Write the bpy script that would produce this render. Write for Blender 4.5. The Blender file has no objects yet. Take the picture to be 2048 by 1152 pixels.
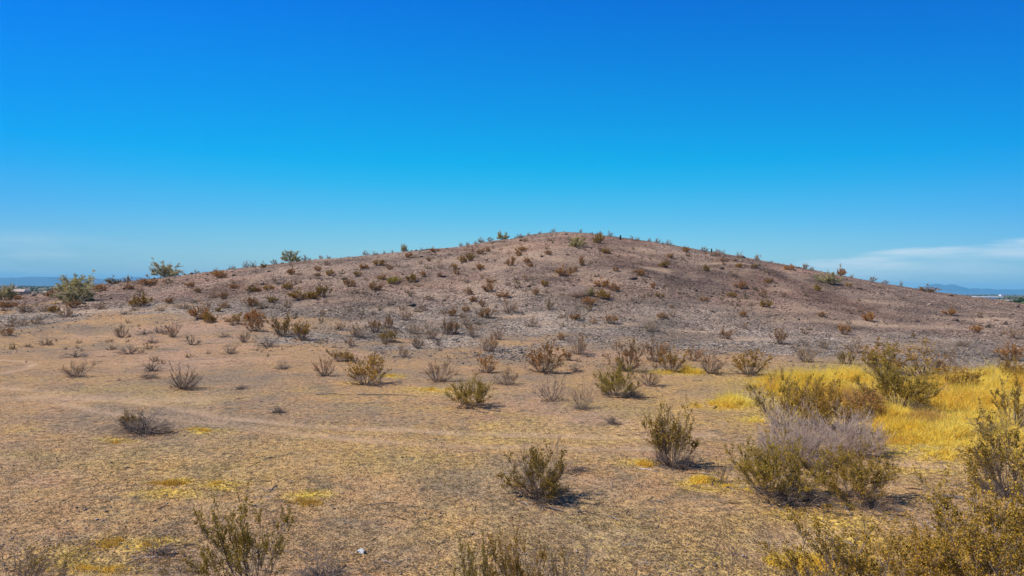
import bpy, math, random
import numpy as np
from mathutils import Matrix, Vector

S = bpy.context.scene
COL = S.collection
# ------------------------------------------------------------------ camera
H = 4.5; F = 2048 * 24 / 36
PITCH = math.radians(0.126); ROLL = math.radians(0.54)
CR = Matrix.Rotation(math.pi / 2 + PITCH, 3, 'X') @ Matrix.Rotation(ROLL, 3, 'Z')
cam = bpy.data.objects.new('camera', bpy.data.cameras.new('camera')); COL.objects.link(cam)
cam.matrix_world = Matrix.Translation((0, 0, H)) @ CR.to_4x4()
cam.data.lens = 24; cam.data.sensor_width = 36; cam.data.clip_start = 0.1; cam.data.clip_end = 90000
S.camera = cam
# ------------------------------------------------------------------ light
SUN_EL = math.radians(50); SUN_AZ = math.radians(-97)      # azimuth from +Y, clockwise (negative: from the left)
sd = bpy.data.lights.new('sun', 'SUN'); sd.energy = 5.0; sd.angle = math.radians(0.5); sd.color = (1, .95, .87)
sun = bpy.data.objects.new('sun', sd); COL.objects.link(sun)
tosun = Vector((math.sin(SUN_AZ) * math.cos(SUN_EL), math.cos(SUN_AZ) * math.cos(SUN_EL), math.sin(SUN_EL)))
sun.rotation_euler = tosun.to_track_quat('Z', 'Y').to_euler()
S.view_settings.view_transform = 'Standard'; S.view_settings.look = 'None'
S.view_settings.exposure = 0.27; S.view_settings.gamma = 1
W = bpy.data.worlds.new('World'); S.world = W; W.use_nodes = True

class NT:
    def __init__(s, tree): s.t = tree; s.n = tree.nodes; s.l = tree.links
    def new(s, typ, **kw):
        n = s.n.new(typ)
        for k, v in kw.items():
            if k in n.inputs: s.set(n.inputs[k], v)
            else: setattr(n, k, v)
        return n
    def set(s, sock, v):
        if isinstance(v, bpy.types.NodeSocket): s.l.new(v, sock)
        else: sock.default_value = v
    def math(s, op, a, b=None, c=None, clamp=False):
        n = s.n.new('ShaderNodeMath'); n.operation = op; n.use_clamp = clamp
        for i, v in enumerate((a, b, c)):
            if v is not None: s.set(n.inputs[i], v)
        return n.outputs[0]
    def mix(s, f, a, b, mode='MIX'):
        n = s.n.new('ShaderNodeMix'); n.data_type = 'RGBA'; n.blend_type = mode
        s.set(n.inputs[0], f); s.set(n.inputs[6], a if not isinstance(a, tuple) else (*a, 1)[:4])
        s.set(n.inputs[7], b if not isinstance(b, tuple) else (*b, 1)[:4])
        return n.outputs[2]
    def ramp(s, f, stops, interp='LINEAR'):
        n = s.n.new('ShaderNodeValToRGB'); s.set(n.inputs[0], f); r = n.color_ramp; r.interpolation = interp
        while len(r.elements) < len(stops): r.elements.new(.5)
        for e, (p, c) in zip(r.elements, stops):
            e.position = p; e.color = (*c, 1) if isinstance(c, tuple) else (c, c, c, 1)
        return n.outputs[0]
    def noise(s, vec, scale, detail=2, rough=.5, dim='3D', out=0):
        n = s.n.new('ShaderNodeTexNoise'); n.noise_dimensions = dim; s.set(n.inputs['Vector'], vec)
        n.inputs['Scale'].default_value = scale; n.inputs['Detail'].default_value = detail
        n.inputs['Roughness'].default_value = rough
        return n.outputs[out]
    def maprange(s, v, a, b, c=0., d=1.):
        n = s.n.new('ShaderNodeMapRange'); s.set(n.inputs[0], v)
        for i, x in enumerate((a, b, c, d)): n.inputs[i + 1].default_value = x
        return n.outputs[0]

w = NT(W.node_tree); w.n.clear()
sky = w.new('ShaderNodeTexSky', sky_type='NISHITA', sun_disc=False, sun_elevation=SUN_EL, sun_rotation=SUN_AZ % (2 * math.pi))
sky.air_density = 1.0; sky.dust_density = 0.3; sky.ozone_density = 2.0; sky.altitude = 400
tc = w.new('ShaderNodeTexCoord'); sp = w.new('ShaderNodeSeparateXYZ', Vector=tc.outputs['Generated'])
el = w.math('ARCSINE', sp.outputs[2])                       # elevation in radians
elc = w.math('DIVIDE', el, 0.6, clamp=True)
SKY_TINT = [(0.0, (.78, .95, 1.0)), (.08, (.60, .93, 1.06)), (.17, (.28, .92, 1.17)), (.25, (.07, .96, 1.25)), (.30, (.0, .97, 1.30)),
            (.5, (.0, .82, 1.48)), (.68, (.0, .66, 1.6)), (1.0, (.0, .5, 1.3))]
tint = w.ramp(elc, SKY_TINT)
skc = w.mix(1.0, sky.outputs[0], tint, 'MULTIPLY')
side2 = w.math('MULTIPLY', w.math('MULTIPLY', sp.outputs[0], sp.outputs[0]), 2.2, clamp=True)
skc = w.mix(1.0, skc, w.mix(side2, (1., 1., 1.), (.5, .64, .86)), 'MULTIPLY')
# thin streaky clouds low over the right-hand horizon (directions, not screen positions)
az = w.math('ARCTAN2', sp.outputs[0], sp.outputs[1])
cv = w.new('ShaderNodeCombineXYZ', X=w.math('MULTIPLY', az, 7.), Y=w.math('MULTIPLY', el, 60.))
cn = w.noise(cv.outputs[0], 1.0, 7, .55)
top = w.math('ADD', w.math('MULTIPLY', w.math('SUBTRACT', az, .40), .104), .040)   # upper cloud edge rises to the right
below = w.maprange(w.math('ADD', w.math('SUBTRACT', top, el), w.math('MULTIPLY', w.math('SUBTRACT', cn, .5), .03)), -.003, .004)
low = w.maprange(el, .0, .022, .35, 1)
side = w.maprange(az, .28, .42)
cl = w.math('MULTIPLY', w.math('MULTIPLY', below, side), w.maprange(cn, .32, .60, 0, .85))
band = w.maprange(w.math('SUBTRACT', top, el), .014, .030, 1, .4)
cl = w.math('MULTIPLY', w.math('MULTIPLY', cl, low), band)
# a faint veil on the left and a general wisp layer
veil = w.math('MULTIPLY', w.maprange(az, -.45, -.62), w.maprange(el, .075, .045))
veil = w.math('MULTIPLY', veil, w.maprange(cn, .42, .75, 0, .45))
cl = w.math('MINIMUM', w.math('MULTIPLY', w.math('ADD', cl, veil), .75), .8)
skc = w.mix(cl, skc, (6.9, 7.6, 8.0))
bg = w.new('ShaderNodeBackground', Color=skc, Strength=0.1)
wo = w.new('ShaderNodeOutputWorld', Surface=bg.outputs[0])

# ------------------------------------------------------------------ maths helpers
def vnoise(x, y, seed=0):
    xi = np.floor(x).astype(np.int64); yi = np.floor(y).astype(np.int64)
    xf = x - xi; yf = y - yi; xf = xf * xf * (3 - 2 * xf); yf = yf * yf * (3 - 2 * yf)
    def hs(a, b):
        n = (a * 374761393 + b * 668265263 + seed * 1442695041) & 0xffffffff
        n = ((n ^ (n >> 13)) * 1274126177) & 0xffffffff
        return ((n ^ (n >> 16)) & 0xffff) / 65535.
    return (hs(xi, yi) * (1 - xf) + hs(xi + 1, yi) * xf) * (1 - yf) + (hs(xi, yi + 1) * (1 - xf) + hs(xi + 1, yi + 1) * xf) * yf
def fbm(x, y, seed=0, o=4, g=.5):
    r = 0; a = 1; t = 0
    for i in range(o):
        r = r + a * vnoise(x * 2 ** i, y * 2 ** i, seed + i * 17); t += a; a *= g
    return r / t - .5
def sstep(a, b, x):
    t = np.clip((x - a) / (b - a), 0, 1); return t * t * (3 - 2 * t)

M3 = np.array(CR)
def ray(px, py):
    d = M3 @ np.array([(px - 1024) / F, -(py - 576) / F, -1.])
    return d / d[1]
def proj(p):
    d = M3.T @ (np.array(p) - np.array([0, 0, H]))
    return 1024 + F * d[0] / -d[2], 576 - F * d[1] / -d[2]

SKYLINE = [(-900, 618), (-400, 604), (0, 590), (70, 587), (125, 582), (170, 575), (215, 568), (282, 561), (362, 551), (425, 543), (512, 533),
           (612, 521), (712, 512.5), (812, 503), (912, 494), (987, 481.5), (1024, 477), (1056, 470.5), (1090, 465.5), (1124, 463.5),
           (1174, 466), (1239, 474.5), (1299, 482), (1349, 490.5), (1399, 500), (1449, 507), (1499, 516), (1536, 523), (1586, 532),
           (1661, 547), (1736, 561), (1786, 570), (1836, 578), (1873, 584), (1911, 589), (1948, 596), (2011, 604), (2048, 609.5),
           (2400, 636), (3000, 665)]
_u = []; _m = []
for a, b in SKYLINE:
    r = ray(a, b); _u.append(r[0]); _m.append(r[2])
_u = np.array(_u); _m = np.array(_m)
_yu = np.array([-1.4, -.8, -.6, -.3, 0, .1, .3, .6, .8, 1.4]); _yr = np.array([85, 92, 100, 112, 124, 127, 120, 108, 98, 90.])
Y0 = 44.
PLAIN = -4.
def yr_of(u): return np.interp(u, _yu, _yr)
def height(X, Y):
    X = np.asarray(X, float); Y = np.asarray(Y, float)
    Ys = np.maximum(Y, 1.)
    u = np.clip(X / Ys, -1.4, 1.4)
    Yr = yr_of(u); m = np.interp(u, _u, _m)
    zr = H + m * Yr
    D = Yr - Y0
    t = np.clip((Ys - Y0) / D, 0, 1)
    s1 = (m + .012) * D
    z = zr * (3 * t * t - 2 * t ** 3) + s1 * (t ** 3 - t * t)
    b = np.maximum(Ys - Yr, 0)
    drop = sstep(0, 1, b / 170.)
    sl = (m + .012)
    zb = zr + sl * b * np.exp(-b / 12.) - .0015 * np.minimum(b, 90) ** 2
    z = np.where(b > 0, zb * (1 - drop) + PLAIN * drop, z)
    far = sstep(150, 320, np.hypot(X, Y))
    behind = sstep(5, -5, Y)
    z = z * (1 - far) + PLAIN * far
    z = z * (1 - behind * (1 - far))
    # undulation
    am = .10 + .32 * sstep(48, 75, Y) * (1 - far)
    am = am * (1 - .75 * np.exp(-((Ys - Yr) / 9.) ** 2))
    hillm = sstep(50, 85, Y) * (1 - far) * (1 - .85 * np.exp(-((Ys - Yr) / 10.) ** 2))
    gul = np.abs(fbm(X / 15. + .6 * fbm(X / 9., Y / 9., 12, 2), Y / 34., 13, 3)) * 2
    z = z + am * fbm(X / 7., Y / 7., 3, 3) * 1.6 + .09 * fbm(X / 1.7, Y / 1.7, 9, 3) + hillm * (.8 * (gul - .25))
    z = z + .11 * sstep(52, 80, Y) * (1 - far) * fbm(X / 2.6, Y / 2.6, 19, 3)
    return z
_YS = np.exp(np.linspace(math.log(5), math.log(420), 5000))
def hit(px, py):
    d = ray(px, py)
    z = H + d[2] * _YS; h = height(d[0] * _YS, _YS)
    k = np.nonzero(z <= h)[0]
    if len(k) and _YS[k[0]] < 175: i = k[0]
    else:
        g = np.where(_YS < 175, z - h, 1e9) / _YS; i = int(np.argmin(g))
    Y = _YS[i]
    return np.array([d[0] * Y, Y, h[i]])
def at_depth(px, py, Y):
    d = ray(px, py); return np.array([d[0] * Y, Y, H + d[2] * Y])

# ------------------------------------------------------------------ object helpers
def tag(o, label=None, cat=None, group=None, kind=None):
    if label: o['label'] = label
    if cat: o['category'] = cat
    if group: o['group'] = group
    if kind: o['kind'] = kind
    return o
def mesh(name, V, Fc, mat=None, smooth=False, col=None):
    me = bpy.data.meshes.new(name)
    V = np.asarray(V, np.float32)
    if isinstance(Fc, np.ndarray):
        n, k = Fc.shape
        me.vertices.add(len(V)); me.vertices.foreach_set('co', V.ravel())
        me.loops.add(n * k); me.loops.foreach_set('vertex_index', Fc.ravel().astype(np.int32))
        me.polygons.add(n); me.polygons.foreach_set('loop_start', np.arange(n, dtype=np.int32) * k)
        me.update(calc_edges=True)
    else:
        me.from_pydata([tuple(map(float, v)) for v in V], [], [tuple(f) for f in Fc]); me.update()
    if smooth: me.polygons.foreach_set('use_smooth', np.ones(len(me.polygons), bool))
    if mat: me.materials.append(mat)
    if col is not None:
        a = me.attributes.new('tint', 'FLOAT_COLOR', 'POINT')
        c = np.ones((len(V), 4), np.float32); c[:, :3] = col; a.data.foreach_set('color', c.ravel())
    return me
def link(name, me, parent=None, loc=None):
    o = bpy.data.objects.new(name, me); COL.objects.link(o)
    if parent: o.parent = parent
    if loc is not None: o.location = [float(v) for v in loc]
    return o
def empty(name, loc):
    o = bpy.data.objects.new(name, None); COL.objects.link(o); o.location = [float(v) for v in loc]
    o.empty_display_size = .2; return o
def new_mat(name):
    m = bpy.data.materials.new(name); m.use_nodes = True; n = NT(m.node_tree); n.n.clear()
    return m, n
def finish(n, color, rough=.9, bump=None, spec=.2, trans=None):
    b = n.new('ShaderNodeBsdfPrincipled', Roughness=rough); n.set(b.inputs['Base Color'], color)
    b.inputs['Specular IOR Level'].default_value = spec
    if bump: n.set(b.inputs['Normal'], bump)
    out = b.outputs[0]
    if trans:
        t = n.new('ShaderNodeBsdfTranslucent'); n.set(t.inputs[0], color)
        mx = n.new('ShaderNodeMixShader', Fac=trans); n.l.new(out, mx.inputs[1]); n.l.new(t.outputs[0], mx.inputs[2]); out = mx.outputs[0]
    n.new('ShaderNodeOutputMaterial', Surface=out)

# ------------------------------------------------------------------ materials
def ground_mat():
    m, n = new_mat('desert_ground')
    tc = n.new('ShaderNodeTexCoord'); P = tc.outputs['Object']
    def att(a):
        x = n.new('ShaderNodeAttribute', attribute_name=a); return x.outputs['Fac']
    grav, yel, trk, dst, pale, pink = [att(a) for a in ('gravel', 'yellow', 'track', 'far', 'pale', 'pinkish')]
    # --- soil
    n1 = n.noise(P, .35, 5, .6); n2 = n.noise(P, 5.5, 4, .65); n3 = n.noise(P, 22, 3, .7); n4 = n.noise(P, 1.6, 4, .6)
    soil = n.ramp(n1, [(.30, (.43, .235, .130)), (.45, (.42, .250, .105)), (.6, (.445, .255, .115)), (.75, (.49, .28, .165))])
    soil = n.mix(n.maprange(n4, .45, .72, 0, .8), soil, (.31, .220, .125))
    nl = n.noise(P, .11, 6, .65)
    soil = n.mix(n.maprange(nl, .46, .58, 0, .85), soil, (.265, .190, .118))
    soil = n.mix(n.maprange(n.noise(P, .06, 5, .6), .52, .62, 0, .5), soil, (.50, .295, .185))
    soil = n.mix(n.maprange(n.noise(P, .85, 6, .72), .53, .66, 0, .85), soil, (.165, .125, .085))
    soil = n.mix(n.maprange(n.noise(P, .5, 5, .7), .60, .72, 0, .7), soil, (.52, .27, .11))
    mott = n.math('ADD', n.math('MULTIPLY', n2, .55), n.math('MULTIPLY', n3, .45))
    dark = n.ramp(mott, [(.34, .24), (.43, .58), (.50, 1.0), (.58, 1.20), (.68, 1.50)])
    soil = n.mix(1.0, soil, dark, 'MULTIPLY')
    # yellow-ochre dead annuals lying on the soil
    yn = n.maprange(n.math('ADD', n.math('MULTIPLY', n.noise(P, 2.3, 5, .7), .6), n.math('MULTIPLY', n3, .4)), .33, .52)
    ym = n.math('MULTIPLY', n.math('MULTIPLY', yel, yn), .95, clamp=True)
    ycol = n.mix(1.0, n.ramp(n2, [(.35, (.45, .27, .02)), (.65, (.80, .56, .07))]), dark, 'MULTIPLY')
    soil = n.mix(ym, soil, ycol)
    soil = n.mix(n.math('MULTIPLY', trk, .6), soil, (.55, .36, .21))
    # --- gravel / rocky desert pavement
    vor = n.new('ShaderNodeTexVoronoi', Scale=5.5); n.l.new(P, vor.inputs['Vector'])
    vs = n.new('ShaderNodeSeparateColor'); n.l.new(vor.outputs['Color'], vs.inputs[0])
    vor2 = n.new('ShaderNodeTexVoronoi', Scale=14.0); n.l.new(P, vor2.inputs['Vector'])
    vs2 = n.new('ShaderNodeSeparateColor'); n.l.new(vor2.outputs['Color'], vs2.inputs[0])
    gm = n.math('ADD', n.math('MULTIPLY', vs.outputs[0], .5), n.math('MULTIPLY', vs2.outputs[0], .5))
    g_lo = n.ramp(gm, [(.14, (.038, .031, .025)), (.38, (.150, .120, .092)), (.60, (.275, .215, .158)), (.82, (.46, .35, .24))])
    g_hi = n.ramp(gm, [(.14, (.042, .029, .023)), (.38, (.145, .096, .071)), (.60, (.255, .168, .118)), (.82, (.48, .32, .21))])
    g_hi = n.mix(1.0, g_hi, (.99, 1.03, 1.02), 'MULTIPLY')
    red = n.mix(1.0, g_hi, (1.06, .95, .90), 'MULTIPLY')
    g_hi = n.mix(n.maprange(n.noise(P, .045, 4, .6), .47, .56), g_hi, red)
    g = n.mix(pink, g_lo, g_hi)
    g = n.mix(1.0, g, n.maprange(n.noise(P, .13, 6, .68), .36, .62, .62, 1.35), 'MULTIPLY')
    g = n.mix(1.0, g, n.mix(att('varnish'), (1., 1., 1.), (.64, .62, .64)), 'MULTIPLY')
    # --- tan windows of fine soil between the stones
    pn = n.noise(P, .22, 5, .62)
    g = n.mix(n.math('MULTIPLY', n.maprange(pn, .53, .64), .55), g, n.mix(1.0, (.36, .245, .155), dark, 'MULTIPLY'))
    g = n.mix(n.math('MULTIPLY', pale, .8), g, n.mix(1.0, (.52, .35, .21), dark, 'MULTIPLY'))
    gb = n.math('ADD', n.math('ADD', grav, n.math('MULTIPLY', n.math('SUBTRACT', n2, .5), .8)), n.math('MULTIPLY', n.math('SUBTRACT', n.noise(P, .45, 6, .7), .5), 1.4))
    base = n.mix(n.maprange(gb, .36, .64), soil, g)
    # --- far plain
    fn = n.noise(P, .012, 6, .6)
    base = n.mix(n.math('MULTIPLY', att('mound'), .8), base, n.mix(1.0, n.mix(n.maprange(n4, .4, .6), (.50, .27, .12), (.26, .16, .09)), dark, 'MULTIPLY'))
    farc = n.ramp(fn, [(.38, (.085, .085, .045)), (.5, (.15, .12, .075)), (.6, (.30, .20, .13))])
    base = n.mix(dst, base, n.mix(pale, farc, (.46, .30, .19)))
    hgt = n.math('ADD', n.math('MULTIPLY', n3, .3), n2)
    hgt = n.math('ADD', hgt, n.math('MULTIPLY', n.math('MULTIPLY', vor.outputs['Distance'], grav), -.6))
    b = n.new('ShaderNodeBump', Strength=.9, Distance=.09, Height=hgt)
    finish(n, base, .95, b.outputs[0], .1)
    return m
def tint_mat(name, rough=.8, trans=None, amp=.35, scale=30.):
    """colour from the vertex attribute 'tint', varied by a fine noise"""
    m, n = new_mat(name)
    a = n.new('ShaderNodeAttribute', attribute_name='tint')
    tc = n.new('ShaderNodeTexCoord'); v = n.maprange(n.noise(tc.outputs['Object'], scale, 2), .3, .7, 1 - amp, 1 + amp)
    finish(n, n.mix(1.0, a.outputs['Color'], v, 'MULTIPLY'), rough, None, .15, trans)
    return m
def objcol_mat(name, rough=.75, trans=None, amp=.4, scale=4., c=None):
    m, n = new_mat(name)
    oi = n.new('ShaderNodeObjectInfo'); tc = n.new('ShaderNodeTexCoord')
    gm = n.new('ShaderNodeNewGeometry')
    v = n.maprange(n.noise(tc.outputs['Object'], scale, 3), .3, .7, 1 - amp, 1 + amp)
    r = n.maprange(gm.outputs['Random Per Island'], 0, 1, .65, 1.35)
    v = n.math('MULTIPLY', v, r)
    finish(n, n.mix(1.0, oi.outputs['Color'] if c is None else c, v, 'MULTIPLY'), rough, None, .2, trans)
    return m
def plain_mat(name, c, rough=.7, amp=.12, scale=8.):
    m, n = new_mat(name); tc = n.new('ShaderNodeTexCoord')
    v = n.maprange(n.noise(tc.outputs['Object'], scale, 5, .6), .3, .7, 1 - amp, 1 + amp)
    finish(n, n.mix(1.0, c, v, 'MULTIPLY'), rough)
    return m
M_GROUND = ground_mat()
M_TINT = tint_mat('gravel_stone', .9)
M_GRASS = tint_mat('dry_grass', .7, .5)
M_LEAF = objcol_mat('bush_leaf', .6, .25)
M_BARK = objcol_mat('bush_bark', .85, None, .3, 9.)
M_MOUNT = plain_mat('mountain_rock', (.075, .065, .06), .95, .8, .0016)

# ------------------------------------------------------------------ ground sheet
def blob_world(px, py, rx, ry):
    c = hit(px, py); e = hit(px + rx, py); a = hit(px, py + ry); b = hit(px, py - ry)
    return c[0], c[1], abs(e[0] - c[0]) + .05, max(abs(b[1] - a[1]) / 2, .2), math.atan2(c[0], c[1])
def add_blobs(X, Y, blobs, seed):
    r = np.zeros_like(X)
    wx = X + 1.4 * fbm(X / 2.2, Y / 2.2, seed, 4); wy = Y + 2.2 * fbm(X / 2.2, Y / 2.2, seed + 5, 4)
    for (px, py, rx, ry, a) in blobs:
        cx, cy, ex, ey, an = blob_world(px, py, rx, ry)
        dx = wx - cx; dy = wy - cy; dx = dx - dy * math.tan(an)
        r = np.maximum(r, a * np.exp(-1.2 * ((dx / ex) ** 2 + (dy / ey) ** 2) ** 1.2))
    return r
YELLOW = [(1780, 760, 300, 35, 1), (1960, 800, 200, 70, 1), (1850, 860, 160, 45, .95), (1700, 800, 200, 50, 1), (1535, 836, 55, 10, .95), (1450, 808, 70, 12, .7),
          (1410, 960, 45, 9, .9), (1470, 975, 60, 10, .8), (1640, 1040, 150, 30, .55), (1700, 1100, 200, 40, .7), (1560, 1145, 110, 30, .8), (1900, 1120, 200, 60, .6),
          (340, 968, 40, 9, .95), (430, 970, 60, 14, .7), (320, 990, 90, 14, .6), (605, 1003, 45, 12, .8), (220, 882, 60, 6, .7), (400, 860, 40, 6, .7),
          (260, 1090, 90, 20, .6), (150, 1130, 130, 25, .45), (870, 780, 70, 5, .6), (890, 785, 110, 12, .35), (785, 750, 30, 4, .8), (1350, 742, 70, 6, .85),
          (1290, 928, 40, 9, .6), (400, 930, 300, 60, .22), (800, 900, 400, 60, .2), (1100, 1060, 400, 80, .18), (1460, 1070, 70, 20, .5),
          (705, 768, 30, 5, .7), (1510, 762, 60, 4, .5), (1950, 905, 180, 25, .75), (1560, 905, 90, 25, .45), (1860, 950, 170, 20, .5),
          (1150, 542, 40, 4, .0), (1308, 539, 30, 2, .8), (1460, 526, 30, 2, .5), (1088, 560, 14, 6, .8), (1212, 490, 14, 6, .6), (1748, 603, 30, 4, .5)]
PALE = [(1730, 648, 120, 5, .8), (1960, 640, 90, 4, .7), (1390, 662, 60, 3, .8), (1490, 678, 70, 4, .8), (1250, 650, 50, 4, .6), (1030, 632, 60, 4, .8), (960, 612, 40, 4, .6),
        (1120, 520, 60, 10, .5), (1060, 515, 70, 12, .45), (1210, 565, 40, 8, .5), (1290, 500, 50, 6, .6), (1310, 539, 34, 3, .9), (1460, 527, 45, 3, .8), (1255, 510, 30, 3, .6),
        (1110, 549, 80, 4, .5), (930, 570, 80, 6, .4), (850, 590, 60, 4, .4), (780, 620, 60, 5, .5), (700, 600, 50, 5, .4), (640, 545, 60, 6, .4), (200, 622, 120, 4, .8), (420, 634, 100, 4, .5),
        (1480, 600, 40, 5, .45), (1560, 580, 30, 4, .5), (1610, 620, 80, 5, .3), (1760, 605, 50, 5, .6), (1830, 690, 90, 5, .4), (705, 645, 70, 6, .7), (1000, 500, 50, 6, .6),
        (1190, 655, 40, 3, .5), (1900, 655, 90, 5, .5), (1300, 518, 26, 4, .6), (1980, 625, 60, 3, .4), (900, 520, 70, 5, .4)]
VARNISH = [(1420, 550, 300, 40, 1), (1620, 590, 260, 22, 1), (1850, 625, 260, 14, .9), (1250, 520, 120, 24, .6), (680, 640, 140, 16, .9), (750, 600, 200, 16, .8), (1400, 675, 160, 7, .8), (1230, 672, 120, 5, .8),
           (1300, 600, 250, 20, .6), (1750, 660, 180, 8, .7), (1930, 690, 130, 7, .8), (120, 605, 160, 9, .8), (350, 595, 120, 10, .5), (230, 650, 160, 5, .6), (1330, 480, 160, 12, .7), (900, 555, 160, 14, .4)]
TRACKS = [([(0, 775), (120, 786), (210, 796), (330, 812), (440, 835), (600, 850), (780, 858), (1000, 868), (1250, 875), (1420, 868)], .3, .7),
          ([(0, 794), (90, 800), (190, 822), (330, 836), (440, 848), (600, 868), (780, 884), (1000, 893), (1300, 898)], .3, .6),
          ([(60, 793), (150, 796), (260, 797), (400, 800)], .9, .75),
          ([(0, 720), (45, 722), (67, 727), (50, 737), (0, 746)], .3, .8), ([(230, 728), (400, 722), (560, 712)], .35, .5),
          ([(1330, 715), (1500, 722), (1560, 715)], .4, .35), ([(1775, 925), (1860, 932), (1960, 940)], .25, .8), ([(1520, 1100), (1590, 1085), (1630, 1070)], .6, .6)]
def build_ground():
    a1 = np.linspace(-.80, .80, 760); rest = np.linspace(.80, 2 * math.pi - .80, 90)[1:-1]
    ang = np.concatenate([a1, rest]); na = len(ang)
    rad = np.concatenate([np.exp(np.linspace(math.log(.6), math.log(8.5), 16))[:-1], np.exp(np.linspace(math.log(8.5), math.log(150), 640)),
                          np.exp(np.linspace(math.log(150), math.log(1200), 60))[1:], np.exp(np.linspace(math.log(1200), math.log(20000), 30))[1:]])
    nr = len(rad)
    A, R = np.meshgrid(ang, rad)
    X = R * np.sin(A); Y = R * np.cos(A); Z = height(X, Y)
    V = np.stack([X, Y, Z], -1).reshape(-1, 3)
    V = np.vstack([V, [[0, 0, float(height(0., 0.))]]])
    i = np.arange(nr - 1)[:, None] * na; j = np.arange(na)[None, :]; j2 = (j + 1) % na
    Q = np.stack([i + j, i + j2, i + na + j2, i + na + j], -1).reshape(-1, 4)
    me = mesh('ground', V, Q[:, ::-1].copy(), M_GROUND, True)
    Xf, Yf = V[:, 0], V[:, 1]; Ys = np.maximum(Yf, 1.); u = np.clip(Xf / Ys, -1.4, 1.4)
    yg = np.interp(u, [-.9, -.7, -.45, -.3, -.1, .05, .2, .4, .6, .9], [66, 64, 66, 58, 52, 50, 47, 47, 42, 40])
    n1 = fbm(Xf / 9, Yf / 9, 31, 5, .55)
    grav = sstep(-17, 15, Yf - yg - 1 + n1 * 46)
    yel = add_blobs(Xf, Yf, YELLOW, 40); yel = np.clip(yel * (1 + 1.3 * fbm(Xf / 1.3, Yf / 1.3, 77, 3)), 0, 1)
    yel = np.maximum(yel, .25 * sstep(.0, .25, fbm(Xf / 3, Yf / 3, 55, 4)) * sstep(38, 26, Yf))
    pale = add_blobs(Xf, Yf, PALE, 60)
    fx = ray(1995, 600)[0] * 960; pale = np.maximum(pale, np.exp(-((Xf - fx) / 55) ** 2 - ((Yf - 960) / 130) ** 2) * (Yf > 300))
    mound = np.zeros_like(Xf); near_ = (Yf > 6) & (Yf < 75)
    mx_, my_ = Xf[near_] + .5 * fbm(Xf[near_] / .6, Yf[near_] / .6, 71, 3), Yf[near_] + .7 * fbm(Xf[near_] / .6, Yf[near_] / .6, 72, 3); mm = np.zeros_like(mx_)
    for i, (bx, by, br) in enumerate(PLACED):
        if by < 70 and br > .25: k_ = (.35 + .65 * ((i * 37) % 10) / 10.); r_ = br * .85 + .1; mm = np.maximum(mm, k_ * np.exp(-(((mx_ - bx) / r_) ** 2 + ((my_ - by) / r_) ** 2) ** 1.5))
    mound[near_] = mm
    varn = np.clip(add_blobs(Xf, Yf, VARNISH, 90), 0, 1)
    pink = sstep(.10, .45, (Yf - yg) / np.maximum(yr_of(u) - yg, 1) + .25 * n1)
    trk = np.zeros_like(Xf)
    wx = Xf + .15 * fbm(Xf / 1.5, Yf / 1.5, 81, 3)
    for pts, wd, am in TRACKS:
        P = [hit(*p)[:2] for p in pts]
        sel = (np.abs(Yf - P[0][1]) < 40)
        d = np.full(sel.sum(), 1e9); xx = wx[sel]; yy = Yf[sel]
        for p, q in zip(P, P[1:]):
            e = q - p; t = np.clip(((xx - p[0]) * e[0] + (yy - p[1]) * e[1]) / (e @ e), 0, 1)
            d = np.minimum(d, np.hypot(xx - p[0] - t * e[0], yy - p[1] - t * e[1]))
        trk[sel] = np.maximum(trk[sel], am * np.exp(-(d / wd) ** 2))
    trk *= np.clip(1 + 1.6 * fbm(Xf / 1.2, Yf / 1.2, 83, 3), 0, 1.3)
    far = sstep(190, 300, np.hypot(Xf, Yf))
    zz = V[:, 2] - .045 * np.clip(trk, 0, 1); co = np.stack([Xf, Yf, zz], -1).astype(np.float32); me.vertices.foreach_set('co', co.ravel())
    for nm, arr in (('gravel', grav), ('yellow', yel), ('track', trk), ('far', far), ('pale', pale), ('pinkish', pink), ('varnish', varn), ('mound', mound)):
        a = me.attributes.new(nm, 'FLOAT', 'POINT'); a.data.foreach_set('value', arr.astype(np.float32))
    # centre fan
    o = link('ground', me); tag(o, kind='structure')
    return yg
# ------------------------------------------------------------------ distant mountains
def mountain(name, pts, Y, thick, seed):
    """ridge heightfield: pts are (px, py) of the crest seen at distance Y"""
    P = [at_depth(a, b, Y) for a, b in pts]
    xs = np.array([p[0] for p in P]); zs = np.array([p[2] for p in P])
    nx, ny = 420, 40
    X = np.linspace(xs[0], xs[-1], nx); T = np.linspace(-1, 1, ny)
    XX, TT = np.meshgrid(X, T); ZZ = np.interp(XX, xs, zs) - PLAIN
    fall = np.clip(1 - np.abs(TT), 0, 1) ** 1.5
    rough = 1 + .32 * (fbm(XX / (thick * .22), TT * 4.5 + 7, seed, 5, .6)) * (1 - np.exp(-(TT / .18) ** 2)) + .10 * fbm(XX / 250., TT * 3, seed + 3, 3)
    ZZ = PLAIN - 3 + ZZ * fall * rough + 3 * (fall > 0)
    V = np.stack([XX, Y + TT * thick, ZZ], -1).reshape(-1, 3)
    i = np.arange(ny - 1)[:, None] * nx; j = np.arange(nx - 1)[None, :]
    Q = np.stack([i + j, i + j + 1, i + nx + j + 1, i + nx + j], -1).reshape(-1, 4)
    o = link(name, mesh(name, V, Q, M_MOUNT, True)); tag(o, kind='structure')
mountain('mountains', [(-900, 575), (-500, 552), (-200, 548), (-60, 553), (0, 554.5), (40, 554.5), (55, 553.5), (78, 553), (95, 553), (125, 554), (160, 556), (200, 557),
          (240, 556.5), (275, 554.5), (310, 557), (350, 562), (430, 566), (520, 569), (600, 574)], 14000, 1500, 5)
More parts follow.
